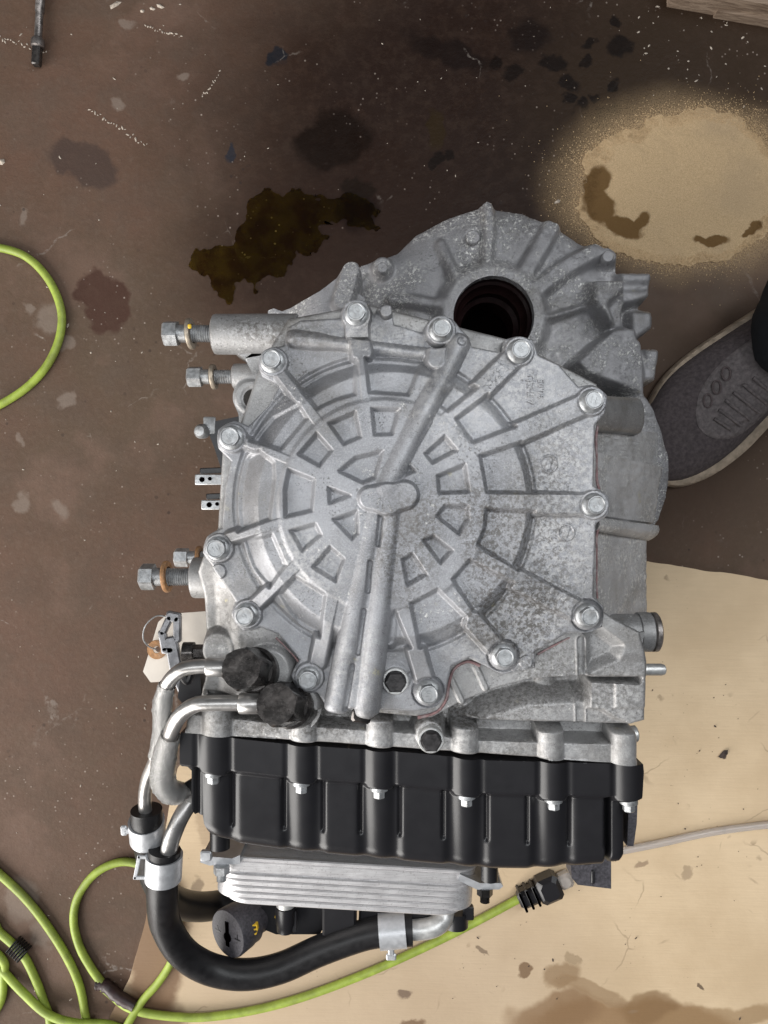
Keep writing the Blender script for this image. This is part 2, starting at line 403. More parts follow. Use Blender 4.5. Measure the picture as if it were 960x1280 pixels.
# glossy clear plastic sleeve over pipe
t = NT('clear_shrink_sleeve')
t.set(Base_Color=(0.72, 0.72, 0.71), Roughness=0.10, Transmission_Weight=0.72, IOR=1.35, Metallic=0.0,
      Normal=t.bump(t.noise(230, 4, 0.6), 0.9, 0.003)); M['sleeve'] = t.m
t = NT('clear_plastic_tube')
t.set(Base_Color=(0.75, 0.70, 0.66), Roughness=0.15, Transmission_Weight=0.6, IOR=1.4); M['clear'] = t.m
t = NT('dark_oil_puddle')
t.set(Base_Color=t.mix(t.ramp(t.noise(40, 4, 0.6), 0.40, 0.62), (0.66, 0.56, 0.12), (0.36, 0.23, 0.07)), Roughness=0.06, Transmission_Weight=1.0, IOR=1.35); M['oil'] = t.m

# floor: painted, oil soaked concrete
t = NT('stained_brown_concrete')
w = t.warp(0.07, 16); w2 = t.warp(0.034, 42)
big = t.noise(3.2, 6, 0.62); mid = t.noise(14, 6, 0.65); fine = t.noise(160, 5, 0.7)
col = t.mix(t.ramp(big, 0.36, 0.64), (0.122, 0.072, 0.051), (0.098, 0.067, 0.046))
col = t.mix(t.math('MULTIPLY', t.ramp(mid, 0.42, 0.68), 0.55), col, (0.100, 0.073, 0.056))
col = t.mix(t.math('MULTIPLY', t.ramp(t.noise(6.5, 4, 0.6), 0.52, 0.66), 0.5), col, (0.175, 0.108, 0.082))
col = t.mix(t.math('MULTIPLY', t.ramp(fine, 0.45, 0.75), 0.25), col, (0.165, 0.122, 0.096))
def G(px, py): p = P(px, py, 0); return (p.x, p.y)
def L(n): return n * sc(0)
# the oil soaked zone beyond the transmission, and single stains
def stain(vec, c, rx, ry, ang, colr, amt, soft=0.2):
    global col
    col = t.mix(t.math('MULTIPLY', t.math('MULTIPLY', t.blob(vec, G(*c), L(rx), L(ry), ang, soft), amt), ragged), col, colr)
col = t.mix(t.math('MULTIPLY', t.ramp(t.noise(30, 6, 0.7), 0.42, 0.72), 0.30), col, (0.075, 0.048, 0.036))
col = t.mix(t.math('MULTIPLY', t.ramp(t.noise(60, 5, 0.7, 0.5), 0.56, 0.76), 0.18), col, (0.190, 0.138, 0.108))
col = t.mix(t.math('MULTIPLY', t.ramp(t.noise(420, 3, 0.7), 0.5, 0.75), 0.20), col, (0.05, 0.036, 0.03))
ragged = t.math('ADD', t.math('MULTIPLY', t.ramp(t.noise(70, 5, 0.75), 0.36, 0.56), 0.1), 0.9)
stain(w, (590, 150), 330, 250, 0.1, (0.018, 0.0095, 0.0068), 1.0, 0.5)
stain(w, (430, 330), 190, 120, 0.2, (0.018, 0.009, 0.006), 0.85, 0.5)
stain(w, (880, 120), 200, 170, 0.0, (0.030, 0.018, 0.010), 0.85, 0.5)
stain(w, (900, 480), 150, 190, 0.0, (0.085, 0.058, 0.042), 0.6, 0.5)
stain(w2, (105, 205), 48, 28, -0.4, (0.062, 0.042, 0.035), 0.85, 0.15)
stain(w2, (130, 375), 30, 40, 0.4, (0.060, 0.030, 0.022), 0.92, 0.12)
stain(w2, (415, 175), 48, 34, 0.5, (0.007, 0.003, 0.0015), 0.95, 0.2)
stain(w2, (446, 262), 26, 30, 0.0, (0.009, 0.0035, 0.002), 0.95, 0.2)
stain(w2, (450, 235), 20, 12, 0.0, (0.008, 0.004, 0.002), 0.9, 0.25)
stain(w2, (560, 65), 55, 16, -0.35, (0.008, 0.004, 0.003), 0.9, 0.3)
stain(w2, (660, 48), 26, 20, 0.0, (0.008, 0.004, 0.003), 0.9, 0.3)
stain(w2, (545, 160), 10, 24, 0.1, (0.022, 0.013, 0.004), 0.8, 0.25)
for c_, r_ in (((735, 58), 9), ((769, 22), 8), ((775, 60), 16), ((692, 80), 13), ((712, 105), 13), ((733, 80), 7), ((748, 122), 8), ((765, 108), 8), ((745, 158), 14),
               ((727, 133), 9), ((768, 142), 9), ((640, 90), 12), ((618, 78), 9), ((545, 195), 9), ((562, 195), 9), ((750, 143), 9), ((710, 125), 7)):
    stain(w2, c_, r_, r_ * 0.9, 0, (0.006, 0.003, 0.002), 0.95, 0.25)
stain(w2, (345, 70), 12, 14, 0.2, (0.012, 0.013, 0.017), 0.95, 0.2)
stain(w2, (288, 188), 6, 13, -0.5, (0.020, 0.022, 0.030), 0.9, 0.25)
for c_, rx_, ry_ in (((60, 398), 14, 17), ((85, 430), 8, 9), ((35, 390), 6, 8), ((82, 500), 8, 8), ((150, 128), 7, 7), ((228, 98), 8, 6), ((157, 30), 8, 7),
                     ((28, 1125), 20, 26), ((52, 1168), 10, 20), ((75, 635), 10, 14), ((28, 628), 8, 12), ((25, 545), 5, 9), ((30, 270), 5, 10)):
    stain(w2, c_, rx_, ry_, 0.2, (0.23, 0.185, 0.155), 0.55, 0.35)
# scratch lines and dropped paint specks
sc1 = t.math('MULTIPLY', t.ramp(t.voro(9, 'DISTANCE_TO_EDGE', 1.0, w), 0.012, 0.004), t.ramp(t.noise(11, 3), 0.56, 0.68))
col = t.mix(t.math('MULTIPLY', t.math('MULTIPLY', sc1, t.ramp(fine, 0.4, 0.6)), 0.55), col, (0.30, 0.26, 0.23))
spk = t.math('MULTIPLY', t.ramp(t.voro(120), 0.16, 0.08), t.ramp(t.noise(8, 4, 0.6), 0.48, 0.66))
col = t.mix(t.math('MULTIPLY', spk, 0.7), col, (0.34, 0.28, 0.24))
spk2 = t.math('MULTIPLY', t.ramp(t.voro(70), 0.17, 0.10), t.ramp(t.noise(10, 4, 0.6, 0, w), 0.52, 0.66))
col = t.mix(t.math('MULTIPLY', spk2, 0.6), col, (0.028, 0.02, 0.018))
# tan absorbent dust rubbed into the floor round the pile
wd = t.warp(0.035, 14)
dz = t.blob(wd, G(862, 235), L(158), L(104), -0.03, 0.30)
dustn = t.math('MULTIPLY', dz, t.ramp(t.noise(700, 3, 0.7), 0.30, 0.55))
col = t.mix(t.math('MULTIPLY', dustn, 0.85), col, (0.46, 0.32, 0.18))
oilm = t.blob(w, G(590, 150), L(330), L(250), 0.1, 0.55)
t.set(Base_Color=col, Roughness=t.math('SUBTRACT', t.ramp(mid, 0.3, 0.7, 0.5, 0.72), t.math('MULTIPLY', oilm, 0.12)),
      Normal=t.bump(t.math('ADD', fine, t.math('MULTIPLY', mid, 1.5)), 0.35, 0.0015), Specular_IOR_Level=0.12)
M['floor'] = t.m

# cardboard
t = NT('scuffed_cardboard')
w = t.warp(0.05, 16); w2 = t.warp(0.02, 60)
mid = t.noise(9, 5, 0.6); fine = t.noise(220, 4, 0.6)
mp = t.n('ShaderNodeMapping'); mp.inputs['Rotation'].default_value = (0, 0, 0.16); mp.inputs['Scale'].default_value = (1, 14, 1); t.put(mp.inputs['Vector'], t.co)
fibre = t.noise(26, 4, 0.6, 0, mp.outputs[0])
col = t.mix(t.ramp(mid, 0.3, 0.7), (0.57, 0.43, 0.275), (0.67, 0.52, 0.345))
col = t.mix(t.math('MULTIPLY', t.ramp(fibre, 0.4, 0.7), 0.15), col, (0.50, 0.38, 0.25))
# greyer zone, trodden
col = t.mix(t.math('MULTIPLY', t.blob(w, G(470, 1230), L(260), L(130), 0.1, 0.5), 0.55), col, (0.36, 0.275, 0.20))
stain2 = [((790, 1275), 130, 30, -0.05, (0.26, 0.155, 0.075), 0.9), ((690, 1262), 60, 26, 0.2, (0.22, 0.13, 0.065), 0.8), ((700, 1215), 24, 16, 0.4, (0.25, 0.16, 0.085), 0.75),
          ((740, 1232), 50, 10, -0.3, (0.27, 0.175, 0.095), 0.7), ((655, 1208), 8, 8, 0, (0.18, 0.11, 0.06), 0.9), ((812, 1255), 40, 18, 0.0, (0.22, 0.13, 0.06), 0.75),
          ((505, 1240), 12, 7, 0.3, (0.15, 0.10, 0.07), 0.85), ((515, 1278), 14, 8, 0.0, (0.17, 0.10, 0.055), 0.85), ((900, 1268), 80, 14, 0.1, (0.30, 0.19, 0.095), 0.7),
          ((605, 1185), 10, 4, -0.5, (0.17, 0.12, 0.08), 0.8), ((200, 1190), 34, 95, -0.15, (0.17, 0.09, 0.045), 0.85), ((175, 1290), 60, 50, 0, (0.13, 0.07, 0.035), 0.85),
          ((262, 1030), 16, 30, 0.2, (0.40, 0.29, 0.185), 0.6), ((248, 1105), 8, 10, 0, (0.20, 0.14, 0.09), 0.7), ((905, 942), 4, 5, 0, (0.07, 0.05, 0.04), 1.0),
          ((800, 1077), 9, 5, 0.7, (0.25, 0.17, 0.11), 0.7), ((858, 1090), 7, 7, 0, (0.33, 0.24, 0.155), 0.7), ((875, 1232), 6, 3, -0.7, (0.13, 0.09, 0.06), 0.9),
          ((715, 1195), 10, 4, -0.3, (0.33, 0.24, 0.15), 0.8), ((680, 880), 9, 30, 0.1, (0.3, 0.22, 0.14), 0.5)]
for c_, rx_, ry_, an_, k_, am_ in stain2:
    col = t.mix(t.math('MULTIPLY', t.blob(w2 if rx_ < 40 else w, G(*c_), L(rx_), L(ry_), an_, 0.2), am_), col, k_)
sc1 = t.math('MULTIPLY', t.ramp(t.voro(11, 'DISTANCE_TO_EDGE', 1.0, w), 0.014, 0.004), t.ramp(t.noise(13, 3), 0.55, 0.63))
col = t.mix(t.math('MULTIPLY', sc1, 0.45), col, (0.26, 0.185, 0.12))
spk = t.math('MULTIPLY', t.ramp(t.voro(48, 'F1', 1.0, w2), 0.22, 0.12), t.ramp(t.noise(9, 4, 0.6), 0.56, 0.68))
col = t.mix(t.math('MULTIPLY', spk, 0.6), col, (0.25, 0.175, 0.11))
sp3 = t.math('MULTIPLY', t.ramp(t.voro(160), 0.14, 0.08), t.ramp(t.noise(17, 4, 0.6), 0.54, 0.66))
col = t.mix(t.math('MULTIPLY', sp3, 0.6), col, (0.2, 0.14, 0.09))
t.set(Base_Color=col, Roughness=t.ramp(mid, 0.3, 0.7, 0.55, 0.75), Normal=t.bump(t.math('ADD', fibre, t.math('MULTIPLY', fine, 0.5)), 0.25, 0.001), Specular_IOR_Level=0.35)
M['card'] = t.m

# granules, wood
WET = (((745, 232), 15, 28, -0.35), ((750, 258), 19, 22, 0.3), ((775, 283), 28, 11, -0.35), ((799, 281), 8, 15, -0.5), ((888, 301), 24, 6, 0.08), ((940, 288), 13, 6, 0.35))
def wet(t, col, amt):
    wg = t.warp(0.024, 45); m = None
    for c_, rx_, ry_, an_ in WET:
        b_ = t.blob(wg, G(c_[0], c_[1]), L(rx_), L(ry_), an_, 0.18); m = b_ if m is None else t.math('MAXIMUM', m, b_)
    return t.mix(t.math('MULTIPLY', m, amt), col, (0.13, 0.062, 0.010))
t = NT('tan_absorbent_granules')
rn = t.n('ShaderNodeNewGeometry').outputs['Random Per Island']
t.set(Base_Color=wet(t, t.mix(rn, (0.44, 0.305, 0.165), (0.66, 0.48, 0.285)), 0.9), Roughness=0.9); M['grain'] = t.m
t = NT('tan_absorbent_bed')
col = t.mix(t.ramp(t.noise(900, 4, 0.7), 0.3, 0.7), (0.47, 0.325, 0.175), (0.68, 0.495, 0.295))
col = t.mix(t.math('MULTIPLY', t.ramp(t.noise(9, 4), 0.45, 0.65), 0.3), col, (0.36, 0.27, 0.18))
t.set(Base_Color=wet(t, col, 0.92), Roughness=0.9, Normal=t.bump(t.noise(1100, 4, 0.7), 0.8, 0.0015)); M['bed'] = t.m
t = NT('weathered_softwood')
mp = t.n('ShaderNodeMapping'); mp.inputs['Scale'].default_value = (3, 60, 60); mp.inputs['Rotation'].default_value = (0, 0, 0.16); t.put(mp.inputs['Vector'], t.co)
g = t.noise(4, 6, 0.65, 0.4, mp.outputs[0])
t.set(Base_Color=t.mix(t.ramp(g, 0.3, 0.7), (0.15, 0.10, 0.068), (0.36, 0.27, 0.20)), Roughness=0.85, Normal=t.bump(g, 0.5, 0.002)); M['wood'] = t.m

# ------------------------------------------------------------------ setting
mb = MB(); mb.add([(-4, -4, 0), (4, -4, 0), (4, 4, 0), (-4, 4, 0)], [(0, 1, 2, 3)])
fl = mb.build('floor', M['floor']); fl['kind'] = 'structure'; fl['label'] = 'stained brown concrete workshop floor with oil marks'

cardpts = [(420, 640), (960, 725), (1260, 773), (1260, 1560), (90, 1560), (128, 1290), (162, 1222), (181, 1152), (222, 960), (300, 880)]
card = casting('cardboard_sheet', 60, 1262, 600, 1562, 5, 0.003,
    lambda X, Y: poly(X, Y, cardpts) + 2.2 * vnoise(X, Y, 40, 3) + 1.0 * vnoise(X, Y, 11, 4),
    lambda X, Y: 2.4 * (vnoise(X, Y, 170, 5) + 0.5) * sstep(0, 120, Y - 720) + 0.3 * vnoise(X, Y, 40, 9), M['card'], None, ((0.0025, 0.0),), 40)
tag(card, 'tan scuffed cardboard sheet lying under the transmission, oil stained at its edge', 'cardboard')

# ------------------------------------------------------------------ transmission
T = thing('automatic_transmission', P(520, 660, 0.004), 'grey cast aluminium automatic transmission standing on end with ribbed round cover and black pan', 'transmission')
Z0 = 0.33                      # height of the reference plane of the end cover
S0 = sc(Z0)

cov_out = [(322, 452), (328, 436), (352, 426), (356, 402), (372, 393), (424, 390), (431, 377), (459, 377), (466, 389), (475, 376), (489, 376), (493, 398), (530, 409), (538, 396),
           (567, 396), (588, 418), (592, 430), (632, 438), (634, 421), (668, 421), (676, 441), (702, 453), (727, 481), (745, 480), (763, 492), (760, 515), (748, 530), (746, 608), (765, 621), (765, 643),
           (749, 655), (746, 748), (759, 760), (757, 786), (735, 793), (712, 794), (672, 818), (672, 838), (655, 842), (631, 846), (609, 836), (588, 826), (566, 836), (558, 872), (545, 889), (520, 894),
           (470, 892), (462, 897), (405, 887), (395, 872), (370, 868), (361, 850), (372, 830), (345, 797), (322, 788), (300, 792), (285, 772), (290, 755), (258, 706), (248, 692),
           (254, 672), (272, 660), (276, 610), (284, 575), (268, 558), (268, 535), (288, 524), (306, 530), (332, 504), (346, 478), (324, 466)]
BOLTS = [(552, 410), (651, 437), (742, 500), (745, 631), (737, 771), (631, 822), (536, 868), (385, 850), (306, 770), (270, 686), (287, 546), (339, 449), (445, 390)]
o1, o3, o4, o6, o7, o8, o8b, o2 = (240, 360), (240, 600), (520, 560), (400, 520), (380, 680), (560, 430), (540, 560), (520, 240)
POCK_MID = [crop(o1, 3, p) for p in ([(515, 510), (612, 468), (632, 560), (570, 588)], [(675, 455), (775, 458), (750, 550), (685, 552)],
             [(470, 548), (525, 610), (480, 668), (402, 625)], [(365, 682), (460, 720), (450, 835), (352, 858), (350, 760)])]
POCK_MID += [crop(o3, 3, p) for p in ([(372, 190), (465, 165), (485, 205), (415, 265)], [(520, 250), (570, 295), (540, 378), (455, 325)])]
POCK_MID += [crop(o6, 5.333, [(700, 255), (830, 140), (905, 230), (745, 315)])]
POCK_MID += [crop(o4, 2.823, p) for p in ([(75, 100), (170, 60), (185, 155), (80, 160)], [(72, 240), (100, 205), (180, 205), (182, 250), (150, 303)], [(25, 325), (60, 310), (125, 360), (85, 405)])]
POCK_MID += [crop(o7, 4.8, [(590, 90), (650, 60), (730, 180), (620, 245)])]
POCK_IN = [crop(o6, 5.333, p) for p in ([(130, 370), (240, 280), (415, 238), (365, 415), (285, 447)], [(62, 480), (200, 532), (66, 582)], [(92, 690), (248, 635), (252, 780), (215, 818)], [(585, 318), (628, 370), (535, 412)])]
POCK_OUT = [crop(o1, 3, p) for p in ([(400, 358), (500, 300), (612, 268), (612, 400), (540, 420), (470, 455)], [(650, 262), (860, 280), (812, 402), (665, 392)],
             [(400, 435), (432, 490), (335, 606), (215, 570), (300, 480)], [(160, 640), (250, 610), (308, 655), (310, 720), (292, 868), (170, 912), (150, 780)])]
POCK_OUT += [crop(o3, 3, p) for p in ([(190, 232), (302, 205), (352, 318), (290, 402), (215, 330)], [(388, 360), (500, 430), (478, 590), (400, 560), (325, 432)])]
POCK_OUT += [crop(o7, 4.8, [(640, 355), (800, 272), (970, 440), (935, 545), (850, 590), (695, 622)]), crop(o7, 4.8, [(545, 400), (640, 620), (495, 650), (520, 440)])]
POCK_OUT += [crop(o8, 4.8, [(190, 672), (440, 592), (500, 700), (528, 892), (230, 890)]), crop(o8, 4.8, [(45, 452), (240, 305), (330, 390), (405, 492), (150, 592)]),
             crop(o8b, 4.8, [(322, 368), (612, 382), (600, 560), (515, 732), (272, 580), (312, 480)]), crop(o8b, 4.8, [(225, 672), (482, 805), (410, 935), (250, 980), (122, 785)]),
             crop(o2, 2.823, [(150, 655), (215, 690), (110, 775), (78, 752)])]
RIBS = [((560, 580), (742, 500), 15), ((560, 528), (651, 437), 15), ((560, 627), (745, 631), 15), ((545, 674), (737, 771), 15), ((535, 714), (631, 822), 14), ((507, 770), (536, 868), 13),
        ((462, 560), (452, 440), 8), ((425, 562), (345, 460), 9), ((420, 600), (296, 548), 8), ((430, 632), (285, 672), 9), ((415, 665), (316, 758), 10), ((425, 700), (396, 830), 12),
        ((445, 395), (452, 440), 15), ((552, 412), (545, 450), 13)]
CX, CY = 480.0, 631.0

def cover_sdf(X, Y):
    d = poly(X, Y, cov_out) + 0.0
    for b in BOLTS: d = smin(d, circ(X, Y, b[0], b[1], 20.0), 6)
    return d
def floor_level(X, Y):
    A = np.arctan2(CY - Y, X - CX); return -23.0 + 9.0 * sstep(-0.6, 0.7, np.cos(A))
def cover_h(X, Y):
    R = np.hypot(X - CX, Y - CY); A = np.arctan2(CY - Y, X - CX)
    F = floor_level(X, Y)
    left = 0.5 - 0.5 * np.cos(A)                      # 1 on the side of the long bolts
    r0 = 173 - 17 * left
    web = 6.0
    disc = web - (web - F) * (0.35 * np.clip((R - r0) / (191 - r0), 0, 1) + 0.65 * sstep(r0, 191, R))
    # floor of the rim pockets follows the cone a little lower
    h = disc.copy()
    h = h + 5.0 * np.clip(1 - (R / 185) ** 2, 0, 1)
    h = h - 3.5 * sstep(5.5, 0.5, np.abs(R - 190)) - 2.2 * sstep(128, 135, R) * sstep(189, 170, R)
    # ribs: from the disc out to the bolts
    rib = np.full(X.shape, -60.0)
    for a, b, w in RIBS:
        d, tt = seg_d(X, Y, a, b)
        rr = np.hypot(X - CX, Y - CY)
        top = np.where(rr < r0, web + 1.0, (web + 1.0) + (F + 7.5 - web - 1.0) * np.clip((rr - r0) / 75.0, 0, 1))
        top = np.maximum(top, F + 6.5)
        rib = np.maximum(rib, F - 4 + (top - F + 4) * sstep(w + 4.0, w - 4.0, d))
    rib = np.where(R < 120, -60, rib)
    h = smax(h, rib, 3.0)
    # pockets
    for k, (pl, dep, rd) in enumerate([(p, 9.0, 3.5) for p in POCK_MID] + [(p, 8.5, 2.5) for p in POCK_IN]):
        d = poly(X, Y, pl)
        h = h - dep * sstep(3.2, -3.4, d)
    for pl in POCK_OUT:
        d = poly(X, Y, pl)
        fl_ = np.maximum(np.minimum(disc - 7.0 * sstep(186 + 5 * left, 168 + 16 * left, R), -1.5), F)
        h = np.where(d < 6, h + (np.minimum(h, fl_) - h) * sstep(3.4, -3.6, d), h)
    # shelf along the top edge and its slanted rib
    sh = poly(X, Y, [(352, 385), (560, 385), (560, 430), (545, 432), (352, 408)])
    h = np.where(sh < 4, h + (-29 - h) * sstep(4, -2, sh) * (h < 0), h)
    d, tt = seg_d(X, Y, (366, 419), (548, 441)); w = 14 - 3 * sstep(0.1, 0.3, tt)
    h = smax(h, -32 + 19 * np.sqrt(np.clip(1 - (d / w) ** 2, 0, 1)), 2.5)
    h = np.where(np.hypot(X - 445, Y - 390) < 60, smax(h, F + 7 - 20 * sstep(14, 18, np.abs(X - 445 - (Y - 390) * 0.03)) - 30 * sstep(418, 424, Y), 2), h)
    h = smax(h, F + 4 - 40 * sstep(7.5, 10, circ(X, Y, 483, 384, 0)), 2)
    # diagonal oil channel
    d, tt = seg_d(X, Y, (483, 608), (574, 428)); w = 14.5
    prof = np.clip(1 - (d / (w + 1)) ** 2, 0, 1) ** 0.42
    base = (4 - 20 * sstep(0.5, 1.0, tt))
    h = smax(h, base - 6 + 20 * prof - 60 * (d > w + 1), 4)
    h = h - 4.5 * sstep(7, 4, np.hypot(X - 578, Y - 425)) 
    d, tt = seg_d(X, Y, (522, 555), (537, 528)); h = smax(h, 11 - 14 * sstep(2, 7, d) - 90 * (d > 7), 2)
    # two long channels running to the plug
    for a, b, w, top in (((470, 636), (421, 880), 15.5, 13.5), ((489, 640), (458, 886), 16.0, 15)):
        d, tt = seg_d(X, Y, a, b)
        prof = np.clip(1 - (d / (w + 1)) ** 2, 0, 1) ** 0.42
        stepz = 3.0 * (1 - sstep(0.58, 0.60, tt)) * (a[0] < 470)
        h = smax(h, top - 21 + stepz + 21 * prof - 60 * (d > w + 1), 2.0)
    fill = poly(X, Y, [(462, 640), (490, 640), (462, 884), (420, 884)]); h = np.where(fill < 2, smax(h, 9.0 - 6 * sstep(-2, 2, fill), 2), h)
    d, tt = seg_d(X, Y, (500, 640), (486, 800)); h = smax(h, 6 - 9 * sstep(6, 14, d) - 8 * tt - 90 * (d > 14), 4)
    for a, b in (((463, 702), (460, 738)), ((455, 762), (448, 815)), ((441, 830), (432, 885)), ((476, 645), (473, 680))):
        d, tt = seg_d(X, Y, a, b); h = h - 5 * sstep(4.0, 1.6, d)
    # hub
    d = smin(smin(circ(X, Y, 463, 623, 15), circ(X, Y, 505, 619, 18), 12), circ(X, Y, 484, 624, 21), 8)
    h = np.where(d < 5.5, np.maximum(h, h * 0.3 + 17.5 * sstep(5.5, -3.5, d)), h)
    d, tt = seg_d(X, Y, (522, 608), (512, 652)); h = smax(h, 9 - 12 * sstep(3, 8, d) - 90 * (d > 8), 3)
    # bolt seats
    for b in BOLTS:
        rr = np.hypot(X - b[0], Y - b[1])
        fb = float(floor_level(np.array(float(b[0])), np.array(float(b[1])))) + 6.5
        h = smax(h, fb - 40 * sstep(17, 23, rr), 2)
        h = np.where(rr < 19.5, h + (fb - h) * sstep(19.5, 17.5, rr), h)
    for b in ((737, 771), (631, 822), (536, 868)):
        rr = np.hypot(X - b[0], Y - b[1]); h = h - 3.5 * sstep(3.2, 1.2, np.abs(rr - 18.5))
    # socket plug seat, studs
    h = smax(h, -17 - 40 * sstep(20, 25, circ(X, Y, 494, 849, 0)), 3)
    h = smax(h, -15 - 40 * sstep(22, 34, np.hypot(X - 497, Y - 826)), 4)
    for c_, r_, z_ in (((269, 716), 10.5, -17), ((660, 830), 9.5, -12)):
        h = np.maximum(h, z_ - 40 * sstep(r_ - 1.5, r_ + 1.5, np.hypot(X - c_[0], Y - c_[1])))
    # cast roundels on the panels
    for c_, r_ in (((689, 579), 10.5), ((711, 666), 10)):
        rr = np.hypot(X - c_[0], Y - c_[1]); h = h + 1.0 * sstep(1.6, 0.4, np.abs(rr - r_)) + 0.8 * sstep(3.4, 2.4, np.abs((X - c_[0]) * 0.86 + (Y - c_[1]) * 0.3)) * (rr < 8)
    # rounded rim
    rim = -cover_sdf(X, Y)
    h = h - 2.2 * (1 - np.sqrt(np.clip(1 - (1 - np.clip(rim / 3.5, 0, 1)) ** 2, 0, 1)))
    return h + 0.22 * vnoise(X, Y, 16, 21) + 0.12 * vnoise(X, Y, 4, 22)
cover = casting('end_cover', 238, 778, 366, 908, 0.9, Z0, cover_sdf, cover_h, M['cover'], T, ((0.0195, 0.0004),), 55)
cover['label'] = 'ribbed round end cover of cast aluminium'

# raised letters
def text_part(name, body, px, py, z, size, rot, mat, parent, depth=0.0004):
    cu = bpy.data.curves.new('txt', 'FONT'); cu.body = body; cu.size = size; cu.extrude = depth; cu.align_x = 'CENTER'; cu.align_y = 'CENTER'
    cu.resolution_u = 2
    o = bpy.data.objects.new('txt', cu); scene.collection.objects.link(o)
    dg = bpy.context.evaluated_depsgraph_get(); me = bpy.data.meshes.new_from_object(o.evaluated_get(dg))
    bpy.data.objects.remove(o); bpy.data.curves.remove(cu)
    me.transform(Matrix.Translation(P(px, py, z)) @ Matrix.Rotation(rot, 4, 'Z'))
    me.name = name
    return link(name, me, mat, parent)
zl = Z0 + float(floor_level(np.array(668.0), np.array(487.0))) * S0 + 0.0005
text_part('raised_lettering', 'A5HSU', 664, 487, zl, 0.0068, PI / 2, M['cover'], cover, 0.0007)
text_part('raised_lettering', '90.05', 677, 486, zl, 0.0064, PI / 2, M['cover'], cover, 0.0007)

# flange bolts
def flange_bolt(c, zbase, r=15.5, mark=None, rot=0.0, spin=0.0, mat=M['bolt']):
    s = S0; p = P(c[0], c[1], zbase)
    mb = MB()
    mb.lathe(p, (0, 0, 1), [(0, r * 1.22 * s), (2.0 * s, r * 1.22 * s), (3.8 * s, r * 1.08 * s), (4.6 * s, r * 1.0 * s), (14.5 * s, r * 1.0 * s), (16.2 * s, r * 0.90 * s), (16.4 * s, r * 0.80 * s), (15.6 * s, r * 0.74 * s), (15.6 * s, r * 0.05 * s)],
             48, (3, 4), True, spin)
    o = mb.build('flange_bolt', mat, T, 40)
    if mark: text_part('head_mark', mark, 480 + p.x / sc(zbase + 15.6 * s), 640 - p.y / sc(zbase + 15.6 * s), zbase + 15.7 * s, 0.0062, rot, mat, o, 0.0004)
    return o
zb = Z0 - 16.5 * S0
marks = ['10', '10', '11', '10', '10', '10', '10', '10', '9', '10', '10', '10', '10']
rots = [0.4, 0.9, 2.9, 0.3, 0.7, -1.2, 1.5, 0.0, 1.1, 0.5, 0.6, 0.2, 0.8]
def hc(c, z, k=8): return c
for b, m_, r_ in zip(BOLTS, marks, rots):
    # photo shows the top of each head: step back to where its seat stands
    zb = Z0 + (float(floor_level(np.array(float(b[0])), np.array(float(b[1])))) + 6.5) * S0
    q = P(b[0], b[1], zb + 12 * S0); c = (480 + q.x / sc(zb), 640 - q.y / sc(zb))
    flange_bolt(c, zb - 0.0002, random.uniform(12.2, 12.9), m_, r_, random.uniform(0, 1))
mb = MB(); mb.box(P(452, 893, Z0 - 0.001), (0.0135, 0.010, 0.010), (1, -0.18, 0), (0, 0, 1), 0.0015); mb.build('channel_plug', M['dark_steel'], T, 30)
# black socket plugs with bright rims
def socket_plug(c, z, r):
    s = sc(z); p = P(c[0], c[1], z - 0.004)
    mb = MB(); mb.lathe(p, (0, 0, 1), [(0, r * s), (0.0062, r * s), (0.007, r * 0.93 * s), (0.007, r * 0.80 * s), (0.002, r * 0.76 * s), (0.002, 0.0002)], 42)
    o = mb.build('drain_plug', M['bright'], T, 40)
    m2 = MB(); m2.lathe(p, (0, 0, 1), [(0.001, r * 0.82 * s), (0.0105, r * 0.82 * s), (0.0118, r * 0.70 * s), (0.0118, 0.0003)], 42, (0, 1, 2)); m2.build('hex_socket', M['plug_black'], o, 40)
socket_plug((494, 849), Z0 - 15 * S0, 17)

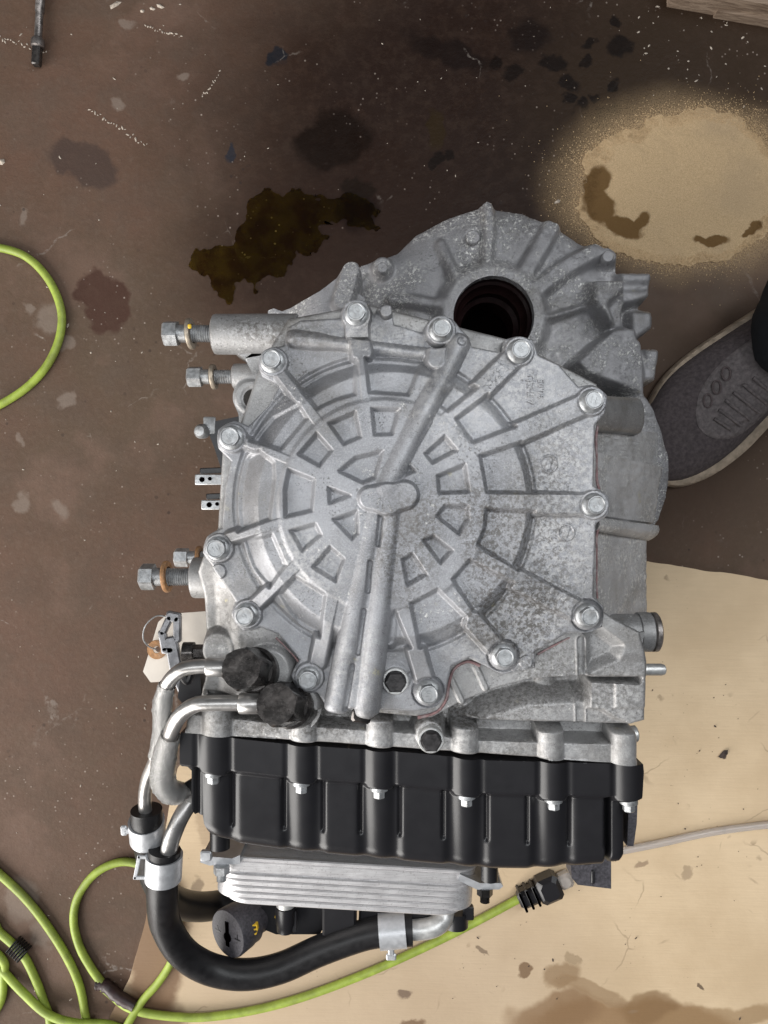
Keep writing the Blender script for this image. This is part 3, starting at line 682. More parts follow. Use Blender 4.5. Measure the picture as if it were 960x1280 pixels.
# ------------------------------------------------------------------ main case (below the cover)
ZC = 0.312; SC_ = sc(ZC)
yTx = [200, 225, 360, 520, 606, 801, 830]; yTy = [919, 922, 937, 948, 957, 962, 963]
def yT(X): return np.interp(X, yTx, yTy)
PANB = [267, 377, 474, 583, 692, 786]       # pan bolt columns
case_out = [(320, 470), (300, 530), (278, 560), (272, 660), (256, 690), (246, 715), (249, 745), (252, 800), (246, 860), (236, 893), (229, 905), (227, 921), (801, 961), (802, 930), (796, 906), (808, 902),
            (810, 828), (800, 790), (770, 775), (748, 760), (747, 480), (640, 425), (540, 400), (460, 380), (360, 398), (340, 430)]
def case_sdf(X, Y):
    d = poly(X, Y, case_out)
    d = np.where(Y > 890, np.maximum(d, Y - yT(X)), d)
    return d
def case_h(X, Y):
    h = np.zeros(X.shape)
    # lower left ground
    h = h - 26 * sstep(300, 262, X) * sstep(700, 760, Y)
    h = h - 16 * sstep(790, 850, Y) * sstep(520, 380, X)
    # soft cast swell under the two banjo bolts
    for c_, r_, z_ in (((335, 838), 42, 6), ((372, 880), 40, 4), ((270, 812), 30, -8)):
        rr = np.hypot(X - c_[0], Y - c_[1]); h = smax(h, z_ - 60 * sstep(r_ * 0.6, r_ * 1.25, rr), 9)
    # plateau right of the cover with its sweeping ridge
    rid = [(470, 925), (530, 905), (575, 880), (620, 862), (665, 850), (740, 846), (840, 846)]
    yr = np.interp(X, [p[0] for p in rid], [p[1] for p in rid])
    low = (-62 + 44 * sstep(yr + 6, yr + 38, Y)) 
    h = np.where((X > 470), h * (1 - sstep(yr - 3, yr + 5, Y)) + low * sstep(yr - 3, yr + 5, Y), h)
    pass
    pass
    # ribs between cover and ridge
    for a, b in (((562, 845), (577, 876)), ((594, 832), (607, 860))):
        d, tt = seg_d(X, Y, a, b); h = smax(h, 3.0 - 10 * sstep(2.5, 7, d) - 90 * (d > 7), 2)
    # upright bar and the block beside it
    bl = poly(X, Y, [(738, 852), (800, 854), (812, 830), (812, 905), (790, 908), (770, 900), (755, 890), (738, 888)])
    h = h + (-6 - h) * sstep(3, -3, bl)
    bl = poly(X, Y, [(770, 852), (815, 852), (815, 886), (770, 886)]); h = h + 2.5 * sstep(2, -2, bl)
    bl = poly(X, Y, [(770, 824), (815, 824), (815, 850), (740, 850), (742, 842)]); h = h + (-3 - h) * sstep(8, -6, bl)
    bl = poly(X, Y, [(745, 785), (775, 808), (770, 822), (735, 838), (735, 790)]); h = h + (-14 - h) * sstep(8, -8, bl)
    d, tt = seg_d(X, Y, (727, 800), (731, 930)); h = h + 1.2 * sstep(9, 7, d) - 3.6 * sstep(6.2, 4.6, d)
    # sealing flange of the pan and its bolt columns, in front of a dark valley
    v = Y - yT(X)
    val = -60.0
    h = h + (val - h) * sstep(-54, -42, v) * np.where(X > 250, 1, 0.4)
    fl_ = -17 + 3 * vnoise(X, Y, 30, 31)
    h = h + (fl_ - h) * sstep(-33, -25, v)
    for k, b in enumerate(PANB):
        w = 17.5 if k else 20
        dd = np.abs(X - b); prof = np.sqrt(np.clip(1 - (dd / w) ** 2, 0, 1))
        h = smax(h, -22 + 15 * prof - 60 * (dd > w) - 40 * sstep(-40, -50, v), 3)
    h = smax(h, -14 - 40 * sstep(16, 26, np.hypot(X - 538, Y - 922)), 3)
    rim = -case_sdf(X, Y)
    h = h - 3.0 * (1 - np.sqrt(np.clip(1 - (1 - np.clip(rim / 5, 0, 1)) ** 2, 0, 1))) * (v < -6)
    return h + 0.5 * vnoise(X, Y, 14, 33) + 0.2 * vnoise(X, Y, 4, 34)
case = casting('main_case', 222, 816, 372, 966, 1.1, ZC, case_sdf, case_h, M['case'], T, ((0.06, 0.0), (0.2, -0.004), (0.305, -0.004)), 55)
text_part('stamped_lettering', 'REC', 579, 913, ZC - 20.5 * SC_, 0.0066, PI, M['dark_steel'], case, 0.0003)
socket_plug((538, 922), ZC - 8 * SC_, 16.5)
# sealant squeezed out along the joint
def sealant(pts, z, r=0.0011):
    mb = MB(); mb.tube([P(x, y, z) for x, y in pts], [r * random.uniform(0.6, 1.2) for _ in pts], 8, 4); mb.build('gasket_sealant', M['sealant'], T, 60)
sealant([(747, 532), (745, 550), (746, 575), (746, 600), (749, 612)], 0.3165)
sealant([(751, 655), (746, 668), (746, 700), (746, 735), (747, 748)], 0.3165)
sealant([(600, 832), (585, 827), (568, 836), (561, 855), (558, 874), (546, 890), (522, 897)], 0.3135, 0.0013)
sealant([(345, 797), (360, 812), (374, 830), (366, 845)], 0.3145, 0.0008)
sealant([(672, 818), (690, 808), (712, 797)], 0.3145, 0.0008)

# flank of the case that flares out to the bell housing
def patch(mb, c, n, relief, zskirt):
    """c: four (px,py,z) corners (a,b,c,d) round the patch"""
    q = [P(*k) for k in c]; vs = []; fs = []
    nrm = (q[1] - q[0]).cross(q[3] - q[0]).normalized()
    if nrm.z < 0: nrm = -nrm
    nu, nv = n
    for j in range(nv + 1):
        for i in range(nu + 1):
            u, v = i / nu, j / nv
            p = (q[0] * (1 - u) + q[1] * u) * (1 - v) + (q[3] * (1 - u) + q[2] * u) * v
            vs.append(p + nrm * relief(u, v))
    W = nu + 1
    for j in range(nv):
        for i in range(nu): fs.append((j * W + i, j * W + i + 1, (j + 1) * W + i + 1, (j + 1) * W + i))
    ring = [i for i in range(W)] + [j * W + nu for j in range(1, nv + 1)] + [nv * W + i for i in range(nu - 1, -1, -1)] + [j * W for j in range(nv - 1, 0, -1)]
    n0 = len(vs)
    for k in ring: vs.append(Vector((vs[k].x, vs[k].y, min(vs[k].z - 0.002, zskirt))))
    m = len(ring)
    for k in range(m): fs.append((ring[k], n0 + k, n0 + (k + 1) % m, ring[(k + 1) % m]))
    mb.add(vs, fs)
rn = np.random.RandomState(5).rand(64, 64)
def rough(amp, k=17):
    def f(u, v):
        x = u * k; y = v * k; i, j = int(x), int(y); fx, fy = x - i, y - j
        g = lambda a, b: rn[(i + a) % 64, (j + b) % 64]
        return amp * ((g(0, 0) * (1 - fx) + g(1, 0) * fx) * (1 - fy) + (g(0, 1) * (1 - fx) + g(1, 1) * fx) * fy - 0.5)
    return f
cyl = lambda u, v: 0.006 * math.sqrt(max(0, 1 - (2 * v - 1) ** 2)) - 0.003
mb = MB()
patch(mb, [(744, 493, 0.308), (801, 497, 0.245), (801, 543, 0.245), (744, 538, 0.308)], (24, 18), cyl, 0.16)
mb.build('case_flank', M['case'], T, 50)
mb = MB(); f = rough(0.0024, 26)
patch(mb, [(744, 533, 0.295), (822, 541, 0.198), (826, 588, 0.190), (744, 566, 0.292)], (40, 20), f, 0.12)
mb.build('case_flank', M['flank'], T, 50)
mb = MB(); f2 = rough(0.0016, 19)
patch(mb, [(744, 565, 0.308), (828, 584, 0.222), (816, 656, 0.218), (744, 646, 0.304)], (40, 30), lambda u, v: f2(u, v) - 0.004 * (v > 0.97), 0.12)
mb.build('case_flank', M['flank'], T, 50)
mb = MB(); f3 = rough(0.0010, 17)
patch(mb, [(744, 646, 0.318), (823, 657, 0.238), (811, 676, 0.235), (744, 664, 0.318)], (30, 8), lambda u, v: f3(u, v) + 0.004 * math.sin(PI * v), 0.12)
patch(mb, [(744, 660, 0.308), (808, 672, 0.235), (808, 775, 0.235), (744, 772, 0.308)], (30, 30), f3, 0.12)
mb.build('case_flank', M['flank'], T, 50)

# side port with round cap and the little nipple
mb = MB(); c0 = P(742, 790, 0.285)
mb.lathe(c0, (1, 0, 0), [(0, 0.0135), (0.035, 0.0135), (0.038, 0.0130)], 40); mb.lathe(c0, (1, 0, 0), [(0.033, 0.0148), (0.042, 0.0148), (0.043, 0.0135)], 40)
port = mb.build('side_port', M['case'], T, 40)
mb = MB(); mb.lathe(c0 + Vector((0.043, 0, 0)), (1, 0, 0), [(0, 0.0132), (0.001, 0.0148), (0.004, 0.0148), (0.005, 0.0135)], 40); mb.build('port_cap', M['tool'], port, 40)
mb = MB(); mb.prism([P(x, y, 0.303) for x, y in ((792, 792), (806, 790), (800, 818), (794, 824), (778, 824), (780, 812))], (0, 0, -0.03)); mb.build('case_lug', M['case'], T, 30)
mb = MB(); mb.lathe(P(798, 837, 0.285), (1, 0, 0), [(0, 0.0045), (0.017, 0.0045), (0.0195, 0.0038), (0.0205, 0.0022)], 24); mb.build('breather_nipple', M['bright'], T, 40)
mb = MB(); mb.lathe(P(785, 918, 0.285), (1, 0.1, 0), [(0, 0.006), (0.006, 0.0062), (0.007, 0.005)], 24); mb.build('case_stud', M['bright'], T, 40)

# ------------------------------------------------------------------ differential / bell housing lower down
ZD = 0.20
bell_out = [(430, 420), (436, 346), (452, 332), (470, 326), (497, 318), (505, 310), (520, 296), (560, 276), (588, 267), (606, 261), (618, 266), (652, 271), (690, 287), (722, 306), (750, 318), (762, 318), (770, 328), (769, 345), (808, 346), (809, 366),
            (803, 376), (796, 386), (810, 392), (812, 405), (809, 414), (794, 424), (790, 436), (797, 440), (813, 441), (815, 470), (813, 478), (800, 480), (801, 497), (815, 515), (828, 540), (837, 570), (838, 598), (834, 622), (824, 650), (816, 662),
            (790, 700), (700, 700), (560, 560), (440, 470)]
AX = (617, 396)
def bell_warp(X, Y):
    k = 1 + 0.045 * sstep(62, 130, np.hypot(X - AX[0], Y - AX[1])) * sstep(560, 420, Y)
    return 480 + (X - 480) / k, 640 + (Y - 640) / k
def bell_sdf(X, Y):
    X, Y = bell_warp(X, Y)
    d = poly(X, Y, bell_out) + 0.8 * vnoise(X, Y, 9, 51)
    return np.maximum(d, -(np.hypot(X - AX[0], Y - AX[1]) - 50.5))
BR = [((611, 345), (607, 262), 8), ((652, 350), (686, 290), 12), ((668, 362), (748, 316), 12), ((575, 352), (550, 312), 8), ((562, 378), (490, 380), 8), ((680, 396), (735, 388), 5), ((590, 350), (545, 300), 0)]
def bell_h(X, Y):
    X, Y = bell_warp(X, Y)
    R = np.hypot(X - AX[0], Y - AX[1]); A = np.arctan2(AX[1] - Y, X - AX[0])
    h = 2 - 24 * sstep(62, 78, R) - 34 * sstep(90, 190, R)
    rib = np.full(X.shape, -80.0)
    for a, b, w in BR:
        if w == 0: continue
        d, tt = seg_d(X, Y, a, b)
        rib = np.maximum(rib, 3 - 22 * tt - 34 * sstep(w - 3, w + 4, d) - 60 * (d > w + 4))
    h = smax(h, rib, 4)
    # flange round the outside
    d = poly(X, Y, bell_out)
    h = smax(h, -44 - 50 * sstep(12, 18, -d), 5)
    # bolt boss, stud
    for c_, r_, z_ in (((590, 302), 16, -22), ((757, 326), 12, -22), ((478, 338), 14, -20), ((605, 266), 7, -30)):
        h = smax(h, z_ - 50 * sstep(r_ - 3, r_ + 3, np.hypot(X - c_[0], Y - c_[1])), 3)
    # block and triangular fin at the right
    b1 = poly(X, Y, [(728, 362), (768, 362), (772, 420), (748, 416), (728, 388)]); h = h + (8 - h) * sstep(4, -3, b1)
    b2 = poly(X, Y, [(748, 392), (764, 378), (776, 416), (756, 418)]); h = h - 18 * sstep(3, -3, b2)
    b3 = poly(X, Y, [(706, 462), (752, 422), (786, 418), (803, 498), (765, 488), (720, 476)])
    h = np.where(b3 < 6, h + (24 - 0.28 * (X - 706) - h) * sstep(4, -2, b3), h)
    b4 = poly(X, Y, [(768, 345), (810, 345), (806, 380), (770, 388)]); h = h + (-20 - 6 * sstep(356, 362, Y) * sstep(372, 366, Y) - h) * sstep(3, -3, b4)
    b5 = poly(X, Y, [(782, 392), (812, 392), (812, 414), (785, 432)]); h = h + (-26 - h) * sstep(4, -3, b5)
    b6 = poly(X, Y, [(794, 440), (816, 440), (816, 480), (798, 482)]); h = h + (-10 - h) * sstep(3, -3, b6)
    # rim of the bell seen beyond the flank
    h = np.where((Y > 497) & (X > 780), smax(h, -2 - 0.06 * np.maximum(0, X - 800) - 40 * sstep(34, 40, -d), 4), h)
    h = h - 3.0 * (1 - np.sqrt(np.clip(1 - (1 - np.clip(-d / 6, 0, 1)) ** 2, 0, 1)))
    return blur(h, 3) + 2.0 * vnoise(X, Y, 15, 52) + 1.5 * vnoise(X, Y, 5.5, 53) * sstep(600, 680, X + 0.4 * (400 - Y))
bell = casting('differential_housing', 420, 860, 236, 704, 1.1, ZD, bell_sdf, bell_h, M['housing'], T, ((0.07, 0.002), (0.196, 0.004)), 55)
# axle bore: seal lip rings and a bore coloured black for its unlit depth
s = sc(ZD); p = P(AX[0], AX[1], ZD)
mb = MB(); mb.lathe(p, (0, 0, -1), [(0.006, 50.3 * s), (0.012, 49.5 * s), (0.014, 46 * s), (0.022, 45 * s), (0.026, 40 * s), (0.030, 41 * s), (0.040, 41 * s), (0.043, 35 * s), (0.052, 34 * s), (0.09, 33 * s)], 64, (), False)
sl = mb.build('axle_seal', M['seal'], T, 40)
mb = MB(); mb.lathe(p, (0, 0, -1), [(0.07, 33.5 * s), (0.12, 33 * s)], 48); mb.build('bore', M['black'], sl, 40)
# round boss bolts of the housing
for c_, r_ in (((590, 300), 9), ((757, 324), 7.5), ((478, 338), 7)):
    z_ = ZD - 22 * s; mb = MB(); mb.lathe(P(c_[0], c_[1], z_ - 0.002), (0, 0, 1), [(0, r_ * s), (0.007, r_ * s), (0.008, r_ * 0.85 * s)], 28); mb.build('housing_stud', M['housing'], T, 40)
# low web and bracket that run out beyond the shelf
arm = casting('housing_web', 326, 470, 318, 420, 1.2, 0.235,
    lambda X, Y: smin(poly(X, Y, [(331, 392), (331, 381), (338, 378), (349, 382), (372, 373), (400, 362), (428, 340), (436, 332), (447, 331), (452, 345), (448, 365), (456, 372), (456, 412), (340, 412)]), circ(X, Y, 440, 343, 11), 4) + 0.8 * vnoise(X, Y, 8, 61),
    lambda X, Y: -6 - 22 * sstep(405, 350, X) + 16 * sstep(17, 9, seg_d(X, Y, (439, 340), (428, 378))[0]) - 8 * sstep(6, 3, np.hypot(X - 341, Y - 390)) + vnoise(X, Y, 9, 62), M['housing'], T, ((0.05, 0.0),), 55)

# ------------------------------------------------------------------ mounting bosses and their long bolts (left side)
def boss(c, z, r, x0, x1, name='mounting_boss', mat=None):
    mb = MB(); a = P(x0, c, z); ln = (x1 - x0) * sc(z)
    mb.lathe(a, (1, 0.0, 0), [(0.0, r * 0.80), (0.0012, r * 0.97), (0.003, r), (ln, r * 1.02)], 48)
    return mb.build(name, mat or M['case'], T, 40)
b1 = boss(418, 0.292, 0.0148, 266, 372)
boss(471, 0.272, 0.0100, 291, 345)
boss(722, 0.280, 0.0155, 240, 315)
# web from the top boss into the case
mb = MB(); mb.prism([P(x, y, 0.294) for x, y in ((290, 438), (372, 436), (372, 400), (350, 470), (330, 480), (316, 468), (306, 448))], (0, 0, -0.03)); mb.build('boss_web', M['case'], T, 30)
def long_bolt(px0, py, z, px1, r, rusty=False, name='mounting_bolt'):
    s = sc(z); L_ = (px1 - px0) * s; a = P(px0, py, z); mb = MB()
    prof = [(0, r * 1.30), (0.0012, r * 1.50), (0.0105, r * 1.50), (0.0107, r * 1.02), (0.0165, r * 1.02)]
    tt = 0.017
    while tt < L_ + 0.004:
        prof += [(tt, r * 0.86), (tt + 0.00085, r)]; tt += 0.0017
    mb.lathe(a, (1, 0, 0), prof, 36, (0, 1, 2), True, 0.2)
    o = mb.build(name, M['bolt'], T, 30)
    w = MB(); w.lathe(a + Vector((0.0182, 0, -0.001)), (1, 0.06, 0.05), [(0, r * 1.12), (0, r * 1.75), (0.0016, r * 1.80), (0.0028, r * 1.72), (0.0028, r * 1.12)], 40, (), False)
    w.build('washer', M['rust'] if rusty else M['tag_brass'], o, 40)
    return o
M['tag_brass'] = mat_plain('tarnished_washer', (0.40, 0.34, 0.27), 0.45, 0.6, 0.3, 250)
lb = long_bolt(205, 417, 0.292, 268, 0.0065)
mb = MB(); mb.box(P(237, 408, 0.3065), (0.0026, 0.0032, 0.0018), (1, 0.1, 0), (0, 0, 1), 0.0006); mb.build('paint_mark', M['yellow_paint'], lb)
long_bolt(235, 471, 0.272, 292, 0.0055)
lb = long_bolt(176, 721, 0.280, 243, 0.0068, True)
long_bolt(219, 697, 0.245, 252, 0.0052, True)
# the eye lug
casting('lifting_eye', 284, 352, 462, 535, 0.9, 0.300,
    lambda X, Y: np.maximum(smin(circ(X, Y, 314, 496, 23.5), poly(X, Y, [(300, 478), (330, 462), (350, 475), (345, 500), (315, 530), (298, 530)]), 8), -circ(X, Y, 316, 498, 12.3)),
    lambda X, Y: -2.0 * (1 - sstep(0, 5, -circ(X, Y, 314, 496, 23.5))) - 2 * sstep(5, 0, circ(X, Y, 316, 498, 12.3)) + 0.6 * vnoise(X, Y, 8, 71), M['case'], T, ((0.022, 0.0),), 50)
# connector and tabs peeping out at the left
mb = MB(); mb.prism([P(x, y, 0.24) for x, y in ((262, 528), (300, 520), (300, 588), (276, 585), (268, 560), (262, 545))], (0, 0, -0.03)); cn = mb.build('wiring_connector', M['plastic'], T, 30)
mb = MB(); mb.lathe(P(255, 540, 0.238), (-0.2, 0, 1), [(0, 0.0055), (0.006, 0.0060), (0.009, 0.004), (0.0095, 0.001)], 24); mb.box(P(262, 532, 0.239), (0.010, 0.014, 0.003), (1, 0, 0), (0, 0, 1), 0.0008); mb.build('connector_bolt', M['bolt'], cn, 40)
for (x0, x1, y0, y1, z_, hx) in ((244, 300, 593, 606, 0.23, (253, 263)), (252, 300, 625, 637, 0.22, (262, 272))):
    mb = MB(); c = (P(x0, y0, z_) + P(x1, y1, z_)) / 2; mb.box(c, ((x1 - x0) * sc(z_), (y1 - y0) * sc(z_), 0.003), (1, 0, 0), (0, 0, 1), 0.0007)
    tb = mb.build('bracket_tab', M['bolt'], T, 30)
    mb = MB(); mb.lathe(P(hx[0], (y0 + y1) / 2, z_), (0, 0, 1), [(0.0008, 0.0022), (0.0019, 0.0022)], 16); mb.lathe(P(hx[1], (y0 + y1) / 2 - 1, z_), (0, 0, 1), [(0.0008, 0.0016), (0.0022, 0.0016)], 16); mb.build('tab_hole_disc', M['black'], tb, 40)  # black discs on the tab stand in for the dark of its holes
    mb = MB(); mb.box(P((x0 + x1) / 2 + 4, y0 - 5, z_ - 0.004), ((x1 - x0 - 4) * sc(z_), 0.005, 0.004), (1, 0.04, 0), (0, 0, 1), 0.0007); mb.build('tab_backing', M['plastic'], tb, 30)

# ------------------------------------------------------------------ black oil pan
ZP = 0.297; SP_ = sc(ZP)
pan_out = [(229, 905), (225, 921), (225, 955), (232, 964), (236, 968), (236, 1016), (240, 1024), (250, 1024), (252, 1036), (262, 1056), (290, 1065), (353, 1072), (440, 1081), (520, 1090), (600, 1095), (670, 1099), (748, 1097), (760, 1087), (764, 1090), (780, 1085), (785, 1074), (785, 1000), (803, 998), (805, 965), (803, 945)]
GRO = [(288, 353), (403, 450), (500, 555), (610, 661), (714, 760)]
def pan_sdf(X, Y):
    d = poly(X, Y, pan_out); return np.where(Y < 990, np.maximum(d, yT(X) - 7 - Y), d)
def pan_h(X, Y):
    v = Y - yT(X); vF = 37.0
    vB = np.interp(X, [250, 290, 520, 670, 760], [127, 136, 142, 140, 131])
    h = np.full(X.shape, -9.0)
    # columns of the pan bolts below the flange
    for k, b in enumerate(PANB[:5]):
        dd = np.abs(X - b - 1); w = 19.0
        prof = np.sqrt(np.clip(1 - (dd / w) ** 2, 0, 1))
        h = np.where(dd < 29, -9 - 5 * sstep(29, 21, dd), h)
        h = smax(h, -20 + 14 * prof - 90 * (dd > w) - 3 * sstep(vF, vB, v), 4)
    h = blur(h, 8, False)
    # slits beside each panel
    for a, b in GRO:
        for g in (a, b):
            ys = np.interp(g, [270, 780], [970, 1002]); ye = ys + np.interp(g, [270, 780], [66, 62])
            d, tt = seg_d(X, Y, (g, ys), (g, ye)); h = h - 7 * sstep(1.9, 0.6, d) * (v > vF - 4)
    # the end lobe behind the corner
    h = np.where(X > 762, np.minimum(h, -22 + 8 * np.sqrt(np.clip(1 - ((X - 774) / 13) ** 2, 0, 1))), h)
    h = h - 14 * sstep(3.5, 1.5, np.abs(X - 763.5)) * (v > vF)
    h = np.where(X < 252, np.minimum(h, -14 - 8 * sstep(3, 1, np.abs(X - 243))), h)
    # front edge rolls over
    e = vB - v
    h = h - 26 * (1 - np.sqrt(np.clip(1 - (1 - np.clip(e / 20, 0, 1)) ** 2, 0, 1)))
    # flange
    fl_ = 1.5 + 1.2 * sstep(3, 0.5, np.abs(v - 10)) * 0
    for k, b in enumerate(PANB):
        w = 17.5 if k else 20
        dd = np.abs(X - b); prof = np.sqrt(np.clip(1 - (dd / w) ** 2, 0, 1))
        fl_ = smax(fl_ - 1.8 * sstep(5, 1.5, np.abs(dd - w - 1)), -7 + 14.5 * prof - 60 * (dd > w), 3)
    ext = np.zeros(X.shape)
    for b in PANB: ext = np.maximum(ext, sstep(19, 16, np.abs(X - b)))
    h = np.where(v < vF + 6, h + (fl_ - h) * sstep(vF + 3.0 + 5 * ext, vF - 2.0 + 5 * ext, v), h)
    return blur(h, 2) + 0.12 * vnoise(X, Y, 20, 81)
pan = casting('oil_pan', 220, 810, 896, 1104, 0.9, ZP, pan_sdf, pan_h, M['plastic'], T, ((0.02, 0.0), (0.19, -0.002)), 50)
pan['label'] = 'black plastic oil pan with bolt columns'
# a closed front wall underneath so that the pan is a body, and its raw rough edge at the end
mb = MB(); mb.prism([P(x, y, 0.280) for x, y in ((786, 1003), (797, 1003), (796, 1030), (792, 1058), (784, 1058))], (0, 0, -0.10)); mb.build('pan_end_rib', M['plastic_raw'], pan, 30)
mb = MB(); mb.prism([P(x, y, 0.225) for x, y in ((708, 1035), (764, 1035), (764, 1111), (722, 1106), (715, 1098))], (0, 0, -0.02)); ft = mb.build('pan_foot', M['plastic_raw'], pan, 30)
mb = MB(); mb.box(P(741, 1096, 0.2255), (0.003, 0.011, 0.003), (1, 0, 0), (0, 0, 1), 0.0006); mb.build('foot_rib', M['plastic'], ft)
# bolts of the pan, heads towards the front
for k, b in enumerate(PANB):
    yb = float(yT(np.array([b]))[0]) + 41; z_ = ZP - 4.5 * SP_; mb = MB(); c = P(b, yb, z_)
    mb.lathe(c, (0, -1, 0), [(-0.004, 0.0066), (0.0008, 0.0066), (0.0015, 0.0054), (0.0016, 0.0046), (0.0060, 0.0046), (0.0067, 0.0039)], 36, (3, 4, 5), True, 0.5)
    mb.build('pan_bolt', M['bolt'], pan, 35)

# ------------------------------------------------------------------ banjo bolts and cooler pipes
def banjo(base, top, r):
    a, b = P(*base), P(*top); ax = b - a; L_ = ax.length; mb = MB()
    mb.lathe(a, ax, [(0, r * 1.12), (L_ * 0.42, r * 1.12), (L_ * 0.46, r * 0.98), (L_ * 0.5, r * 1.0), (L_ * 0.5, r * 1.06), (L_ * 0.96, r * 1.06), (L_, r * 0.93), (L_, 0.001)], 48, (4, 5), True, 0.3)
    o = mb.build('banjo_bolt', M['dark_steel'], T, 35)
    w = MB(); w.lathe(a + ax * 0.02, ax, [(0, r * 1.28), (0.003, r * 1.28), (0.0035, r * 1.1)], 40); w.build('sealing_washer', M['case'], o, 35)
banjo((330, 839, 0.300), (301, 836, 0.346), 0.0145)
banjo((373, 882, 0.296), (345, 880, 0.342), 0.0150)
p1 = MB(); pts1 = [P(300, 834, 0.326), P(284, 834, 0.326), P(250, 833, 0.326), P(226, 838, 0.324), P(209, 856, 0.318), P(203, 882, 0.31), P(203, 912, 0.295), P(196, 945, 0.28), P(184, 975, 0.262), P(181, 1000, 0.25), P(183, 1022, 0.243)]
p1.tube(pts1, 0.0052, 16, 8); pp = p1.build('cooler_pipe', M['pipe'], T, 60)
mb = MB(); mb.lathe(P(258, 834, 0.326), (1, 0, 0), [(0, 0.0060), (0.001, 0.0066), (0.012, 0.0066), (0.014, 0.0060)], 32); mb.build('pipe_collar', M['pipe'], pp, 35)
p2 = MB(); pts2 = [P(345, 880, 0.322), P(325, 879, 0.322), P(262, 879, 0.322), P(242, 882, 0.32), P(224, 896, 0.315), P(213, 918, 0.305), P(206, 945, 0.292), P(203, 972, 0.278), P(210, 988, 0.268), P(224, 992, 0.258), P(246, 985, 0.25)]
p2.tube(pts2, 0.0056, 16, 8); pp2 = p2.build('cooler_pipe', M['pipe'], T, 60)
mb = MB(); mb.lathe(P(299, 879, 0.322), (1, 0, 0), [(0, 0.0068), (0.001, 0.0075), (0.013, 0.0075), (0.015, 0.0068)], 32); mb.build('pipe_collar', M['pipe'], pp2, 35)
mb = MB(); mb.tube(pts2[5:10], [0.0072, 0.0092, 0.0098, 0.0095, 0.0088], 16, 8, False, 0.06); mb.build('clear_sleeve', M['sleeve'], pp2, 70)
mb = MB(); mb.tube(pts1[4:8], [0.0062, 0.0072, 0.0072, 0.0066], 14, 8, False, 0.08); mb.build('clear_sleeve', M['sleeve'], pp, 70)
mb = MB(); mb.tube([P(238, 990, 0.258), P(246, 985, 0.25), P(262, 978, 0.24)], 0.0088, 16, 6); mb.build('sleeve_end', M['rubber'], pp2, 60)
p3 = MB(); p3.tube([P(262, 975, 0.235), P(246, 992, 0.24), P(228, 1018, 0.245), P(216, 1045, 0.247), P(209, 1070, 0.247)], 0.0068, 16, 8); p3.build('cooler_pipe', M['pipe'], T, 60)

# hoses and their spring clamps
h1 = MB(); h1.tube([P(206, 1062, 0.245), P(204, 1085, 0.243), P(203, 1120, 0.232), P(207, 1155, 0.215), P(228, 1190, 0.20), P(262, 1211, 0.19), P(305, 1218, 0.185), P(350, 1210, 0.182), P(400, 1188, 0.18), P(450, 1170, 0.18), P(480, 1164, 0.18), P(508, 1162, 0.18)], 0.0128, 24, 8)
hs1 = h1.build('coolant_hose', M['rubber'], T, 60); hs1['label'] = 'thick black rubber hose in a wide bend'
h2 = MB(); h2.tube([P(183, 1012, 0.244), P(184, 1035, 0.24), P(188, 1065, 0.22), P(196, 1100, 0.19), P(214, 1124, 0.165), P(242, 1133, 0.140), P(275, 1131, 0.118), P(318, 1122, 0.118), P(352, 1092, 0.118)], [0.0125, 0.0125, 0.0125, 0.013, 0.0132, 0.0132, 0.0132, 0.0132, 0.0132], 24, 8)
hs2 = h2.build('coolant_hose', M['rubber'], T, 60)
def clamp(a, b, r, tabdir, parent):
    a, b = P(*a), P(*b); ax = b - a; mb = MB()
    mb.lathe(a, ax, [(0, r * 0.99), (0, r * 1.15), (ax.length, r * 1.15), (ax.length, r * 0.99)], 40, (), False)
    o = mb.build('hose_clamp', M['clamp'], parent, 40)
    return o
cl = clamp((205.5, 1068, 0.244), (204, 1098, 0.240), 0.0128, None, hs1)
mb = MB()
for (x0, y0), (x1, y1) in (((192, 1072), (174, 1071)), ((174, 1071), (169, 1097)), ((169, 1097), (192, 1097))):
    a, b = P(x0, y0, 0.246), P(x1, y1, 0.246); mb.box((a + b) / 2, ((b - a).length + 0.0028, 0.0028, 0.0022), b - a, (0, 0, 1), 0.0005)
mb.build('clamp_ear', M['clamp'], hs1, 30)
cl = clamp((183, 1026, 0.2415), (185, 1048, 0.233), 0.0126, None, hs2)
mb = MB(); mb.box(P(163, 1038, 0.245), (0.010, 0.005, 0.003), (1, 0.1, 0), (0, 0, 1), 0.001); mb.box(P(155, 1038, 0.245), (0.005, 0.008, 0.003), (1, 0.1, 0), (0, 0, 1), 0.001); mb.build('clamp_ear', M['clamp'], hs2, 30)
cl = clamp((474, 1165, 0.18), (507, 1162, 0.18), 0.0130, None, hs1)
mb = MB(); mb.box(P(489, 1187, 0.182), (0.0055, 0.011, 0.003), (1, 0, 0), (0, 0, 1), 0.001); mb.box(P(489, 1196, 0.182), (0.009, 0.006, 0.003), (1, 0, 0), (0, 0, 1), 0.001); mb.build('clamp_ear', M['clamp'], hs1, 30)
mb = MB(); mb.lathe(P(507, 1162, 0.18), (1, 0.03, 0), [(0, 0.0137), (0.006, 0.0137)], 36); mb.build('hose_collar', M['rubber'], hs1, 40)

